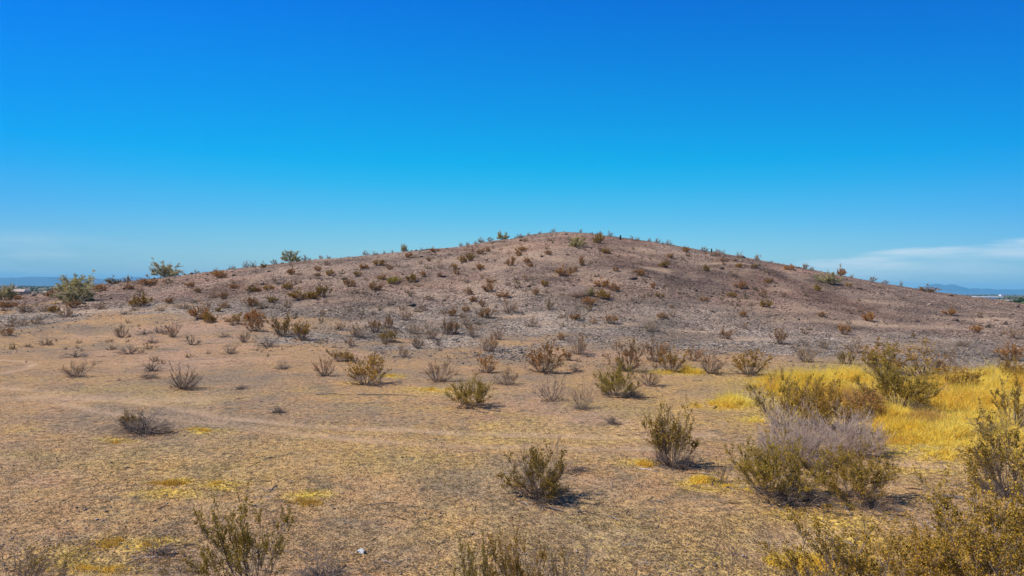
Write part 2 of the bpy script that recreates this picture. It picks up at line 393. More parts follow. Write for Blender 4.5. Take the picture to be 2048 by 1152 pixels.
mountain('mountains', [(1720, 583), (1800, 579), (1852, 572), (1866, 567.5), (1875, 566.3), (1886, 569.5), (1894, 570.5), (1900, 568), (1906, 567.8), (1920, 573),
          (1936, 579), (1948, 575.5), (1954, 575.5), (1962, 577.5), (1976, 576.5), (1988, 579.5), (2000, 578.5), (2011, 577.5), (2022, 579), (2048, 578), (2200, 576), (2500, 583), (2800, 592)], 16000, 1500, 8)

# ------------------------------------------------------------------ shrub geometry
class GB:
    def __init__(s): s.v = []; s.f = []
    def tube(s, pts, r0, r1, n=3):
        k0 = len(s.v); m = len(pts)
        d = (pts[-1] - pts[0]); d = d / (np.linalg.norm(d) + 1e-9)
        a = np.cross(d, [0.31, .17, .93]); a /= np.linalg.norm(a) + 1e-9; b = np.cross(d, a)
        for i, p in enumerate(pts):
            r = r0 + (r1 - r0) * i / (m - 1)
            for k in range(n):
                t = 2 * math.pi * k / n
                s.v.append(p + r * (math.cos(t) * a + math.sin(t) * b))
        for i in range(m - 1):
            for k in range(n):
                k2 = (k + 1) % n; q = k0 + i * n
                s.f.append((q + k, q + k2, q + n + k2, q + n + k))
    def leaf(s, p, d, side, L, w):
        k = len(s.v)
        s.v += [p, p + d * L * .5 + side * w, p + d * L, p + d * L * .5 - side * w]
        s.f.append((k, k + 1, k + 2, k + 3))
    def arr(s): return np.array(s.v), np.array(s.f, np.int32)
def unit(v): return v / (np.linalg.norm(v) + 1e-9)
def stem_path(rng, base, phi, tilt, L, n, curl, jit):
    """tilt: lean of the whole stem; curl>0 makes it start flat and end upright, <0 droops"""
    pts = [base]; p = base.copy()
    for i in range(n):
        t = (i + .5) / n
        th = tilt + curl * (.5 - t) * 2
        d = np.array([math.cos(phi) * math.sin(th), math.sin(phi) * math.sin(th), math.cos(th)])
        d = unit(d + rng.normal(0, jit, 3)); p = p + d * L / n
        if p[2] < .01: p[2] = .01 + abs(rng.normal(0, .01))
        pts.append(p.copy())
    return pts
def creosote(seed, stems, subs, twigs, leaves, lw, r, tilt_max=58, leafy=1., lo=.3, droop=0., dead_low=.3, jit=.09, skirt=0, tl0=.07, crown=.45):
    """unit shrub: about 1 high. returns branches, foliage geometry"""
    rng = np.random.default_rng(seed); B = GB(); Lf = GB()
    lob = rng.uniform(0, 6.28, 3)
    for i in range(stems + skirt):
        sk = i >= stems
        phi = rng.uniform(0, 2 * math.pi)
        if sk: tilt = math.radians(rng.uniform(55, 88)); L = rng.uniform(.22, .50)
        else:
            tilt = math.radians(tilt_max) * ((i + .5) / stems) ** .6 * rng.uniform(.75, 1.08)
            L = (1.02 - .22 * (tilt / 1.0) ** 2) * (rng.uniform(.86, 1.0) if tilt_max == 84 else rng.uniform(.62, 1.04)) * (1 + (.05 if tilt_max == 84 else .20) * math.sin(2 * phi + lob[0]) * tilt + .18 * math.sin(3 * phi + lob[1]) + .08 * math.sin(5 * phi + lob[2]))
        base = np.array([math.cos(phi), math.sin(phi), 0]) * rng.uniform(0, .07) * (1 + tilt); base[2] = -.02
        nseg = 6
        pts = stem_path(rng, base, phi, tilt, L, nseg, (.16 - droop) if not sk else -.15, jit * (1.5 if sk else 1))
        rr = r * rng.uniform(.6, 1.35) * (.8 if sk else 1)
        B.tube(pts, rr, rr * .3)
        isdead = sk or rng.random() < dead_low * (.4 + tilt)
        for s in range(subs if not sk else max(subs - 2, 3)):
            t = rng.uniform(lo, .97); k = min(int(t * nseg), nseg - 1); fr = t * nseg - k
            p = pts[k] * (1 - fr) + pts[k + 1] * fr; d0 = unit(pts[k + 1] - pts[k])
            d = unit(d0 + rng.normal(0, .42, 3) + np.array([0, 0, .10]))
            l = L * rng.uniform(.16, .38) * (1.15 - t * .5)
            q = p + d * l * .5; e = q + unit(d + rng.normal(0, .2, 3) + np.array([0, 0, .3 - droop])) * l * .5
            if e[2] < .015: continue
            B.tube([p, q, e], r * .48, r * .2)
            for w_ in range(twigs):
                tt = rng.uniform(.15, 1); o = p * (1 - tt) + e * tt if tt < .8 else e
                td = unit(unit(e - p) * .8 + rng.normal(0, .36, 3) + np.array([0, 0, .35 - droop]))
                tl = tl0 * rng.uniform(.6, 1.5)
                B.tube([o, o + td * tl], r * .24, r * .12)
                rad = float(np.linalg.norm(o * [1, 1, 1.0]))
                pl = leafy * min(max((rad - crown + .18) / .3, .04), 1)
                if isdead or leaves == 0 or rng.random() > pl: continue
                nl = max(int(leaves * rng.uniform(.5, 1.5)), 1)
                for _ in range(nl):
                    q2 = o + td * tl * rng.uniform(.1, 1.15) + rng.normal(0, lw * .4, 3)
                    ld = unit(td + rng.normal(0, .55, 3)); sd_ = unit(np.cross(ld, rng.normal(0, 1, 3)))
                    Lf.leaf(q2, ld, sd_, lw * rng.uniform(.8, 1.5), lw * .40)
    return B, Lf
def normalise(*gs):
    """scale so that the whole is 1 high and 1 wide"""
    allv = np.array([v for g in gs for v in g.v])
    hx = np.percentile(np.hypot(allv[:, 0], allv[:, 1]), 93); hz = np.percentile(allv[:, 2], 99.)
    for g in gs:
        if g.v: a = np.array(g.v); a[:, :2] /= 2 * hx; a[:, 2] /= hz; g.v = list(a)
def var(name, gen):
    B, Lf = gen; normalise(B, Lf)
    bv, bf = B.arr(); mb = mesh(name + '_branches', bv, bf, M_BARK)
    ml = None
    if len(Lf.f): lv, lf = Lf.arr(); ml = mesh(name + '_foliage', lv, lf, M_LEAF)
    return mb, ml
VAR = {
 'huge_leafy': [var('bush', creosote(s, 38, 12, 6, 12, .0140, .0046, tilt_max=60, dead_low=.1, skirt=10, tl0=.06, crown=.32)) for s in (141, 142)],
 'huge_sparse': [var('bush', creosote(s, 26, 9, 6, 13, .0150, .0058, tilt_max=54, leafy=.9, dead_low=.25, skirt=6, tl0=.055)) for s in (143,)],
 'huge_bare': [var('bush', creosote(s, 7, 6, 4, 2, .012, .005, tilt_max=52, leafy=.6, dead_low=.3, tl0=.05, lo=.5)) for s in (144,)],
 'huge_dead': [var('bush', creosote(s, 24, 5, 4, 0, .02, .013, tilt_max=86, droop=.75, jit=.20, lo=.25)) for s in (151,)],
 'near_leafy': [var('bush', creosote(s, 42, 10, 5, 6, .025, .0056, tilt_max=46 + 6 * (s % 4), dead_low=.3, skirt=34)) for s in (1, 2, 3, 4, 5)],
 'near_sparse': [var('bush', creosote(s, 38, 9, 4, 4, .018, .0052, tilt_max=64, leafy=.6, dead_low=.5, skirt=30)) for s in (11, 12)],
 'near_bare': [var('bush', creosote(s, 18, 9, 4, 0, .02, .0085, tilt_max=64, jit=.13, skirt=6)) for s in (21,)],
 'near_dead': [var('bush', creosote(s, 66, 7, 4, 0, .02, .0078, tilt_max=88, droop=.6, jit=.2, lo=.2)) for s in (31, 32)],
 'near_dome': [var('bush', creosote(s, 150, 11, 7, 1, .014, .0056, tilt_max=84, leafy=.3, dead_low=0, jit=.14, lo=.2, tl0=.06, crown=.3)) for s in (41, 42)],
 'mid_leafy': [var('bush', creosote(s, 30, 7, 4, 5, .038, .0088, tilt_max=48 + 6 * (s % 4), dead_low=.3, skirt=22)) for s in (51, 52, 53, 54, 55, 56)],
 'mid_sparse': [var('bush', creosote(s, 32, 8, 4, 4, .032, .0085, tilt_max=68, leafy=.8, dead_low=.45, skirt=18)) for s in (61, 62, 63)],
 'mid_bare': [var('bush', creosote(s, 16, 7, 3, 0, .03, .010, tilt_max=62, jit=.12, skirt=6)) for s in (71,)],
 'mid_dead': [var('bush', creosote(s, 38, 6, 4, 0, .03, .010, tilt_max=88, droop=.5, jit=.18)) for s in (81, 82)],
 'far_leafy': [var('bush', creosote(s, 26, 5, 4, 4, .070, .014, tilt_max=70, dead_low=.15, skirt=10, tl0=.09, crown=.35)) for s in (91, 92, 93, 94)],
 'far_sparse': [var('bush', creosote(s, 26, 6, 4, 3, .060, .014, tilt_max=74, leafy=.8, skirt=8, tl0=.09)) for s in (101, 102, 103)],
 'far_dead': [var('bush', creosote(s, 26, 5, 3, 0, .05, .018, tilt_max=88, droop=.5, jit=.17)) for s in (111,)],
 'tree': [var('tree', creosote(s, 30, 9, 7, 5, .040, .010, tilt_max=74, dead_low=.1, jit=.13, lo=.25, crown=.3)) for s in (121, 122, 123)],
}
# type -> shape family, leaf colours, bark colour
LEAFC = {'O': [(.34, .185, .020), (.37, .20, .022), (.30, .185, .026)], 'R': [(.40, .195, .055), (.43, .20, .05), (.36, .195, .075)],
         'G': [(.40, .25, .11), (.42, .23, .09)], 'P': [(.46, .38, .14), (.50, .42, .20)], 'B': [(.40, .31, .03)], 'Y': [(.42, .27, .03)],
         'S': [(.30, .26, .23)], 'D': [(.2, .15, .1)], 'N': [(.2, .15, .1)]}
BARKC = {'O': (.21, .155, .115), 'R': (.21, .145, .10), 'G': (.24, .175, .13), 'P': (.24, .22, .14), 'B': (.2, .17, .1), 'Y': (.30, .23, .14),
         'S': (.54, .40, .30), 'D': (.17, .128, .10), 'N': (.14, .10, .08)}
FAM = {'O': 'leafy', 'R': 'leafy', 'B': 'leafy', 'Y': 'leafy', 'G': 'sparse', 'D': 'dead', 'N': 'bare', 'S': 'dome', 'P': 'tree'}
RNG = random.Random(7)
LIGHTLEAF = 1.0
PLACED = []          # (x, y, radius) of shrubs, used to keep the grass honest
def lod_near(Y): return Y < 45
def plant(typ, px, py, wpx, hpx, label, group, cat, rot=None, lean=(0, 0), var_i=None, pos=None, leafcol=None, fam=None):
    p = hit(px, py) if pos is None else np.array(pos); Y = p[1]
    k = 1 / F * Y * math.sqrt(1)
    wm = wpx * k; hm = hpx * k
    f = fam or FAM[typ]
    if f == 'tree': key = 'tree'
    elif f == 'dome': key = 'near_dome'
    else:
        lod = 'near' if Y < 31 else 'mid' if Y < 62 else 'far'
        if (hpx > 165 and Y < 14) or (wm > 1.75 and f in ('leafy', 'sparse') and lod == 'near'): lod = 'huge'
        if f == 'dead' and Y < 18 and wpx < 125: lod = 'huge'
        key = lod + '_' + f
        if key == 'far_bare': key = 'far_sparse'
    vs = VAR[key]; mb, ml = vs[RNG.randrange(len(vs)) if var_i is None else var_i % len(vs)]
    if f == 'tree': name, pb, pl = 'desert_tree', 'trunk', 'crown'
    elif ml is None: name, pb, pl = 'dead_bush', None, None
    else: name, pb, pl = 'desert_bush', 'branches', 'foliage'
    if lod_near(Y) and f not in ('tree', 'dead', 'dome'): lean = (RNG.uniform(-.14, .14), RNG.uniform(-.14, .14))
    sc = (wm, wm, hm); rz = RNG.uniform(0, 6.28) if rot is None else rot
    bc = BARKC[typ]; lc = leafcol or RNG.choice(LEAFC[typ]); br = RNG.uniform(.88, 1.14)
    if lod == 'huge' if f in ('leafy', 'sparse') else False: lc = [c * RNG.uniform(.9, 1.1) for c in (.37, .235, .028)]
    p = p.copy(); p[2] -= .01
    if ml is None:
        o = link(name, mb, None, p); o.color = (*[c * br for c in bc], 1)
        root = o; root.scale = sc
    else:
        root = empty(name, p); root.scale = sc
        b = link(pb, mb, root); b.color = (*[c * br for c in bc], 1)
        l = link(pl, ml, root); l.color = (*[c * br for c in lc], 1)
    root.rotation_euler = (lean[0], lean[1], rz)
    tag(root, label, cat, group)
    PLACED.append((p[0], p[1], wm / 2))
    return root
exec_plants = True
# ------------------------------------------------------------------ shrubs: type, base pixel, width, height (pixels of the photograph) | own label
NEAR = """
O 1076 990 128 114 | large olive bush with fanned leafy branches standing alone in the lower centre foreground
D 1150 943 52 26 | grey dead twiggy bush lying just behind the large olive bush of the lower centre
D 1095 1008 90 20 | flat grey dead twigs sprawled at the foot of the large olive bush
O 1343 933 92 120 | tall narrow olive bush with bare grey lower stems, left of the big shrub thicket
D 1368 938 62 34 | low grey dead bush tucked against the right foot of the tall narrow olive bush
N 1437 966 52 60 | small bare upright bush between the tall narrow olive bush and the big thicket
O 1550 994 190 122 | broad olive bush with grey tangled stems at the front left of the big thicket
D 1605 1002 150 46 | tangle of pale dead stems under the broad olive bush of the big thicket
O 1708 998 165 106 | olive-tan see-through bush at the front right of the big thicket
G 1742 1020 100 44 | low dry tan bush at the right foot of the big thicket
S 1590 924 150 108 | tall dense grey-lilac shrub in the middle of the big thicket
S 1705 908 130 84 | rounded dense grey shrub at the right of the grey-lilac one, edge of yellow grass
Y 1686 925 30 26 | small yellow bush peeping out between the grey shrubs and the olive bush
G 1562 850 150 106 | wide brown bush at the left end of the yellow grass
O 1650 860 150 100 | olive-brown bush just behind the grey-lilac shrub, in yellow grass
R 1725 838 90 64 | rusty thin bush in the yellow grass between the olive-brown bush and the big dark one
O 1795 815 165 112 | largest dark olive bush rising out of the middle of the yellow grass
O:sparse 1845 752 165 64 | wide olive bush right behind the largest dark bush of the yellow grass
O 1760 754 80 70 | upright olive bush at the back edge of the yellow grass, left of the wide one
G 1890 752 66 50 | grey-brown thin bush at the back edge of the yellow grass, right of the wide one
D 1985 880 90 50 | low dead dark bush among the yellow grass near the right edge
G 2030 852 120 96 | grey bush with bare dark stems cut by the right edge beside yellow grass
O 2018 994 150 152 | tall olive bush with fanned stems cut by the right edge below the yellow grass
O 1925 775 70 36 | small olive bush half buried in the right part of the yellow grass
O 2030 762 60 44 | olive bush at the right edge behind the yellow grass
O 1690 728 42 32 | compact olive bush standing just behind the left half of the yellow grass
G 1612 724 48 40 | grey-brown bush with rusty tips behind the left end of the yellow grass
G 1715 706 46 30 | thin brown bush on gravel behind the compact olive bush
R 2018 721 56 34 | rusty brown bush on gravel behind the yellow grass near the right edge
G 1648 697 20 19 | small thin bush on gravel left of the thin brown bush
R 1560 688 34 32 | upright rusty bush alone at the edge of the gravel right of centre
O 1497 749 78 50 | dense olive bush at the right end of the row of bushes right of centre
G 1420 747 56 50 | grey-olive bush second from the right in the row of bushes right of centre
R 1385 722 36 30 | small rusty bush behind the gap in the row of bushes right of centre
O 1343 744 56 52 | yellowish olive bush behind the yellow grass tuft in the row right of centre
R 1310 723 52 44 | fan-shaped rusty bush at the back of the row right of centre
R 1255 742 74 60 | tall rusty bush at the left end of the row, behind the large dark one
G 1298 771 54 44 | grey-brown bush hugging the right side of the large dark rusty-olive bush
O 1232 792 90 68 | large dark rusty-olive bush with tangled grey base in the middle right
D 1262 795 60 20 | low dead tangle at the right foot of the large dark rusty-olive bush
N 1104 803 62 52 | leafless dark bush with open radiating branches right of centre
G 1163 819 52 50 | grey bush with ochre tips just right of the leafless dark bush
R 1085 745 82 60 | fan-shaped rust-brown bush with dense dark base near the centre
G 1155 708 44 42 | airy brown bush with thin V-shaped stems just behind the centre
D 1176 714 32 16 | little grey dead bush at the right foot of the airy V-shaped bush
D 1151 743 40 15 | low grey dead bush to the right of the fan-shaped rust-brown bush
R 1136 721 22 19 | tiny rust bush between the fan-shaped rust-brown bush and the airy one
R 1123 680 20 16 | tiny rust bush at the gravel edge left of the airy V-shaped bush
D 1225 848 28 18 | small broken dead bush on bare ground left of the tall narrow olive bush
O 945 813 92 60 | spreading olive bush on an ochre patch below the centre
G 1013 770 56 40 | dark grey-brown bush right of and behind the spreading olive bush
R 971 746 46 38 | brown bush with open stems directly behind the dark grey-brown one
G 877 763 66 50 | grey-olive bush midway between the ochre-topped bush and the spreading olive bush
O 732 769 88 60 | ochre-topped bush with grey stems on a yellow patch, left of centre
G 650 751 40 40 | thin bare-stemmed bush left of the ochre-topped bush
O 680 723 42 22 | low olive bush with yellow side just behind the ochre-topped bush
Y 697 722 24 18 | bright yellow little bush attached to the low olive bush
D 566 738 34 18 | small dead bush with forked branches left of the thin bare-stemmed bush
D 558 825 30 15 | small dead twig clump on bare ground below the small forked dead bush
N 364 777 60 54 | upright brown bush with dark dense base, left part of the flat
G 378 778 54 36 | grey-brown lower bush pressed against the upright brown bush
D 304 742 48 28 | dead tangled bush with curling branches behind the upright brown bush
D 298 757 62 15 | flat dead litter clump in front of the curling dead bush
G 156 754 60 32 | wide open grey-tan bush on the left flat
D 153 714 60 15 | flat dead bush with rusty underside on the left flat
D 260 708 50 19 | dead bush with dark forked branches, left flat, right of the flat rusty one
D 93 690 32 15 | low dense dark grey dead bush near the left edge of the flat
D 55 694 28 9 | thin flat dead twigs just left of the low dense dark dead bush
D 290 868 122 46 | big sprawling grey dead bush with arching branches, alone at lower left
O 262 858 44 40 | sparse ochre sprig rising from the left of the big sprawling dead bush
D 482 778 24 9 | dead twig on bare ground right of the upright brown bush
D 461 708 40 19 | dead rounded bush on the flat below the olive cluster at left
D 536 694 48 19 | spread grey dead bush with arched branches left of centre
O 566 671 52 44 | tall grey-olive bush beside the ochre round one left of centre
O 602 680 40 36 | round ochre-topped bush with dark base left of centre
D 314 1108 78 44 | grey leafless dead bush with curved branches near the bottom left
D 238 762 12 8 | tiny dead twig clump right of the wide open grey-tan bush
D 640 1160 130 36 | grey dead brush at the bottom edge right of the tall bush cut by the frame
"""
EDGE = """
O:sparse 505 1190 190 196 | tall open bush with bare stems and brown tips cut by the bottom edge at left
O:sparse 30 1215 230 128 | olive bush whose tips poke up at the bottom left corner
O:sparse 330 1225 160 104 | olive bush whose tips just show at the bottom edge left of the tall open bush
O:sparse 1045 1245 120 185 | narrow olive bush rising from the bottom edge near the centre
O:sparse 1135 1250 220 150 | broad olive bush low along the bottom edge right of the narrow one
O:sparse 965 1245 110 172 | olive bush with slim tips at the bottom edge left of the narrow one
O 1995 1240 400 310 | huge olive-brown bush filling the bottom right corner
O:sparse 1730 1245 330 190 | airy bush with long thin pale branches at the bottom edge left of the corner bush
O 1870 1265 280 230 | spreading brown bush just left of the corner bush
N 1480 1235 130 190 | single long thin bare shoots rising from the bottom edge right of centre
N 1640 1240 180 165 | thin bare leaning shoots at the bottom edge left of the airy pale-branched bush
"""
TREES = """
P 150 606 72 40 | bright green low tree in front of a greyer one, left foot of hill
P 150 586 78 36 | grey-green low tree right behind the bright green one at left
P 332 554 58 30 | rounded grey-green tree on the left skyline, largest on it
P 8 600 50 30 | green tree cut by the left edge near the tan roof
P 582 522 42 22 | pale wide tree on the skyline halfway between left tree and the single small one
P 808 503 17 15 | small upright pale tree standing alone on the left skyline
P 1004 478 26 16 | round grey-green tree on the skyline just left of the summit
P 1153 494 38 20 | yellow-green tree just below the summit
P 1655 567 48 22 | green-tan tree on the right-hand ridge line
P 1180 592 20 17 | small green tree rising from the grey thicket in the middle of the hillside
"""
# the many small shrubs of flat, slope and ridge: type px py w h
FARB = """
G 718 674 38 24/G 704 692 20 18/R 750 664 30 30/R 776 656 26 24/O 775 684 40 24/G 829 668 28 20/G 836 696 30 28/G 862 677 30 22/D 877 690 24 17/G 804 714 26 24
D 879 701 11 8/R 893 668 22 30/R 909 667 24 28/G 947 674 24 24/G 978 702 44 34/G 998 679 24 24/G 811 640 28 22/D 765 706 14 6/D 304 685 46 11/G 243 674 32 24/G 348 674 28 26
D 290 668 42 11/D 317 665 32 15/G 131 634 26 24/R 14 671 30 20/G 22 653 32 20/G 47 650 20 15/G 75 648 22 13/G 490 684 28 21/D 449 674 34 10/R 508 662 42 27/O 469 649 38 20/R 504 642 38 22
R 398 638 36 30/O 418 644 28 18/G 413 620 20 14/O 436 623 14 12/R 447 616 22 13/R 503 611 28 16/R 467 575 22 9/O 502 584 24 13/O 280 611 40 19/G 270 621 16 9/R 338 606 18 14/G 322 622 18 10
G 365 617 26 12/D 248 628 20 8/G 198 618 24 13/G 172 618 12 10/O 109 624 22 17/R 147 614 26 16/G 53 623 26 17/G 87 622 20 11/R 16 614 38 15/R 35 598 18 10/R 102 594 15 15
R 197 582 28 18/O 226 568 26 11/G 254 565 18 10/G 272 568 22 10/R 297 570 36 18/R 257 578 18 11/G 280 584 17 12/G 283 592 21 9/G 336 566 18 10/G 393 546 12 5/G 430 545 10 6/R 438 555 27 14
G 468 538 8 6/G 490 534 14 10/G 506 534 14 9/R 378 572 22 9/R 395 585 13 11/G 425 596 20 15/R 446 598 18 17/G 609 519 12 9/G 642 516 10 5/G 656 514 8 5/G 548 525 12 7/G 732 510 14 7/G 750 510 12 6
G 769 508 6 6/G 785 505 5 4/G 843 501 7 5/G 854 500 6 4/R 868 503 19 9/G 922 490 9 6/G 935 489 9 5/G 950 487 8 5/G 963 484 15 8/G 980 482 12 6/O 527 535 14 9/G 654 530 12 9/R 583 548 18 15
R 635 542 13 13/R 635 551 12 8/O 661 551 19 13/O 757 530 21 15/R 728 537 16 12/R 779 539 13 12/R 818 515 17 12/O 715 552 16 12/O 763 559 18 13/B 787 567 30 15/O 822 563 23 19/R 846 553 12 12
R 880 553 11 10/G 880 536 13 12/R 858 522 10 8/G 841 528 8 9/O 909 538 15 12/R 913 548 11 10/O 925 524 17 13/O 942 521 18 17/R 961 507 15 11/R 975 503 12 10/R 959 538 17 14/R 1020 531 15 17
R 980 565 17 11/R 976 583 25 17/R 938 589 14 14/R 947 602 17 12/R 1005 594 26 14/G 857 600 13 10/R 964 613 12 17/R 931 623 18 14/R 905 631 15 17/R 972 634 28 19/G 887 627 20 9/G 925 634 17 8
G 930 649 17 15/G 1018 625 36 26/D 778 610 13 8/D 821 607 13 8/R 699 573 23 18/R 748 580 33 16/G 709 587 20 10/G 586 570 21 11/O 575 578 21 12/O 536 579 23 11/O 544 605 21 13/G 576 615 19 15
G 520 617 20 14/O 600 599 46 20/O 624 597 26 16/O 643 593 34 24/R 514 583 13 10/G 1038 475 16 6/G 1056 471 8 5/G 1080 467 8 4/G 1107 464 10 6/G 1161 465 8 5/R 1200 471 12 6/G 1220 472 12 8
G 1263 478 8 6/G 1275 480 10 5/G 1298 482 8 5/G 1315 485 12 7/G 1338 490 14 8/G 1408 503 14 7/G 1436 509 16 8/G 1447 509 8 7/G 1478 515 14 9/G 1513 521 14 9/O 1197 486 21 18/O 1211 506 21 12
G 1094 498 11 7/R 1095 509 15 11/R 1044 501 21 11/R 1037 511 14 11/R 1027 520 11 9/R 1054 525 15 10/R 1061 533 12 8/R 1163 531 11 19/G 1054 561 17 12/O 1088 572 18 13/R 1072 589 13 13/G 1034 575 18 12
R 1127 551 34 18/R 1145 542 18 12/R 1203 573 28 17/R 1228 581 23 15/S 1156 591 46 17/O 1206 597 28 17/R 1176 609 27 16/G 1178 620 20 11/G 1100 620 21 21/R 1150 638 27 15/R 1221 647 28 17
G 1063 653 27 21/R 1186 647 16 11/G 1124 636 17 9/G 1301 662 25 19/R 1323 636 27 13/G 1346 633 14 15/D 1373 653 13 7/R 1451 677 27 19/G 1489 658 19 13/R 1485 632 17 12/O 1329 534 23 13
R 1340 515 15 11/R 1307 576 12 13/O 1314 594 11 10/O 1325 594 8 6/R 1231 542 12 12/R 1280 550 25 13/R 1407 601 17 9/O 1463 594 19 12/R 1481 576 21 15/O 1412 541 14 11/R 1373 504 14 12
G 1430 511 22 9/G 1450 522 22 10/O 1479 534 15 9/O 1509 535 13 7/G 1467 552 15 10/O 1532 614 21 19/G 1525 593 21 14/O 1534 565 10 9/R 1580 539 25 11/R 1610 537 12 8/G 1624 541 9 6
R 1682 551 18 15/G 1704 554 7 5/G 1746 562 13 7/G 1770 567 12 5/G 1803 572 7 8/R 1856 584 29 11/O 1697 572 12 8/O 1635 581 14 12/R 1541 563 14 9/R 1643 633 15 10/R 1737 642 23 17
G 1722 624 14 10/R 1900 630 23 15/R 1690 669 28 20/R 1951 665 20 17/O 1826 676 11 11/G 1924 692 26 14/G 2034 677 34 19
"""
for ln in NEAR.strip().split('\n'):
    a, lab = ln.split('|'); t, x, y, ww, hh = a.split(); t, *fm = t.split(':')
    plant(t, float(x), float(y), float(ww), float(hh), lab.strip(), 'dead bushes' if t == 'D' else 'bushes of the flat', 'bush', fam=fm[0] if fm else None)
for ln in EDGE.strip().split('\n'):
    a, lab = ln.split('|'); t, x, y, ww, hh = a.split(); t, *fm = t.split(':')
    plant(t, float(x), float(y), float(ww), float(hh), lab.strip(), 'bushes cut by the bottom edge', 'bush', fam=fm[0] if fm else None)
for ln in TREES.strip().split('\n'):
    a, lab = ln.split('|'); t, x, y, ww, hh = a.split()
    plant(t, float(x), float(y), float(ww) * .9, float(hh) * 1.0, lab.strip(), 'low desert trees', 'tree')

build_ground()
_sx = [p[0] for p in SKYLINE]; _sy = [p[1] for p in SKYLINE]
def zone(x, y):
    d = y - float(np.interp(x, _sx, _sy))
    if d < 4:
        return ('on the skyline left of its largest tree' if x < 320 else 'on the skyline between its two leftmost trees' if x < 575 else
                'on the skyline between pale wide tree and lone tree' if x < 805 else 'on the skyline between lone tree and round tree' if x < 1004 else
                'on the summit skyline' if x < 1235 else 'on the skyline just right of the summit' if x < 1400 else 'on the falling right-hand skyline' if x < 1660 else 'on the lowest right-hand skyline')
    band = 'upper slope' if d < 42 and 560 < x < 1640 else 'middle slope' if d < 100 and 520 < x < 1700 else None
    if band:
        side = ('far left' if x < 700 else 'left of' if x < 900 else 'left below' if x < 1040 else 'straight below' if x < 1240 else 'right below' if x < 1400 else 'far right of')
        if side == 'far left': return 'at the left end of the %s' % band
        return 'on the %s %s the summit' % (band, side)
    if y < 600 and x < 560: return 'on the ground rising behind, left of the hill'
    if x < 130: return 'on dark gravel near the left edge'
    if x < 400: return 'on gravel near the two green trees' if y < 640 else 'on the left flat behind the dead bushes'
    if x < 560: return 'at the left foot of the hill'
    if x < 800: return 'on gravel left of centre'
    if x < 920: return 'at the hill foot just left of centre'
    if x < 1060: return 'at the hill foot in the centre'
    if x < 1260: return 'at the hill foot just right of centre'
    if x < 1560: return 'at the hill foot right of centre'
    return 'on the gravel slope above the yellow grass'
ORD = ['first', 'second', 'third', 'fourth', 'fifth', 'sixth', 'seventh', 'eighth', 'ninth', 'tenth', 'eleventh', 'twelfth', 'thirteenth', 'fourteenth', 'fifteenth']
KIND = {'G': 'grey-brown', 'R': 'rusty', 'O': 'olive', 'B': 'bright green', 'D': 'flat dead', 'S': 'grey'}
rows = []
for ln in FARB.strip().split('\n'):
    for q in ln.split('/'):
        t, x, y, ww, hh = q.split(); rows.append([t, float(x), float(y), float(ww), float(hh), zone(float(x), float(y))])
zs = {}
for r in rows: zs.setdefault((KIND[r[0]], r[5]), []).append(r)
for (kd, z), rs in zs.items():
    rs.sort(key=lambda r: r[1])
    for i, r in enumerate(rs):
        if len(rs) == 1: lab = 'only %s bush %s' % (kd, z)
        else: lab = '%s %s bush from left %s' % (ORD[i], kd, z)
        r.append(lab)
for r in rows: plant(r[0], r[1], r[2] + .5, r[3] * 1.06, r[4] * (1.4 if 'skyline' in r[5] else 1.08), r[6], 'small bushes dotted over the hill and its foot', 'bush')

# ------------------------------------------------------------------ cacti on the ridge
M_CACT = plain_mat('cactus_skin', (.035, .04, .03), .8)
def cactus(px, py, wpx, hpx, label):
    p = hit(px, py); k = p[1] / F; r = wpx * k / 2; h = hpx * k; V = []; Fc = []; n = 20
    prof = [(0, .8), (.15, .95), (.5, 1), (.8, .95), (.93, .7), (1, .25)]
    for z, q in prof:
        for i in range(n):
            a = 2 * math.pi * i / n; rr = r * q * (1 if i % 2 else .8); V.append((rr * math.cos(a), rr * math.sin(a), z * h))
    for j in range(len(prof) - 1):
        for i in range(n): Fc.append((j * n + i, j * n + (i + 1) % n, (j + 1) * n + (i + 1) % n, (j + 1) * n + i))
    Fc.append(tuple(range((len(prof) - 1) * n, len(prof) * n)))
    o = link('cactus', mesh('cactus', V, Fc, M_CACT), None, p); tag(o, label, 'cactus', 'dark cacti on the ridge')
cactus(1241, 480, 3.6, 10, 'short dark columnar cactus on the skyline just right of the summit')
cactus(1423, 505, 2.8, 8, 'smaller dark columnar cactus farther down the right-hand skyline')

# ------------------------------------------------------------------ stones, sticks and scraps on the flat
def rock_mesh(name, seed, mat, flat=.6):
    rng = np.random.default_rng(seed)
    import bmesh
    bm = bmesh.new(); bmesh.ops.create_icosphere(bm, subdivisions=2, radius=1)
    dirs = rng.normal(0, 1, (7, 3)); dirs /= np.linalg.norm(dirs, axis=1)[:, None]; cut = rng.uniform(.6, .95, 7)
    for v in bm.verts:
        c = np.array(v.co)
        for d, k in zip(dirs, cut):
            e = c @ d
            if e > k: c = c - d * (e - k)
        c[2] *= flat; v.co = c
    me = bpy.data.meshes.new(name); bm.to_mesh(me); bm.free(); me.materials.append(mat); return me
M_DARKROCK = plain_mat('dark_rock', (.05, .042, .042), .9, .3, 20)
M_WHITE = plain_mat('white_scrap', (.52, .52, .50), .6, .15, 30)
rk = [rock_mesh('rock', s, M_DARKROCK) for s in (1, 2, 3)]
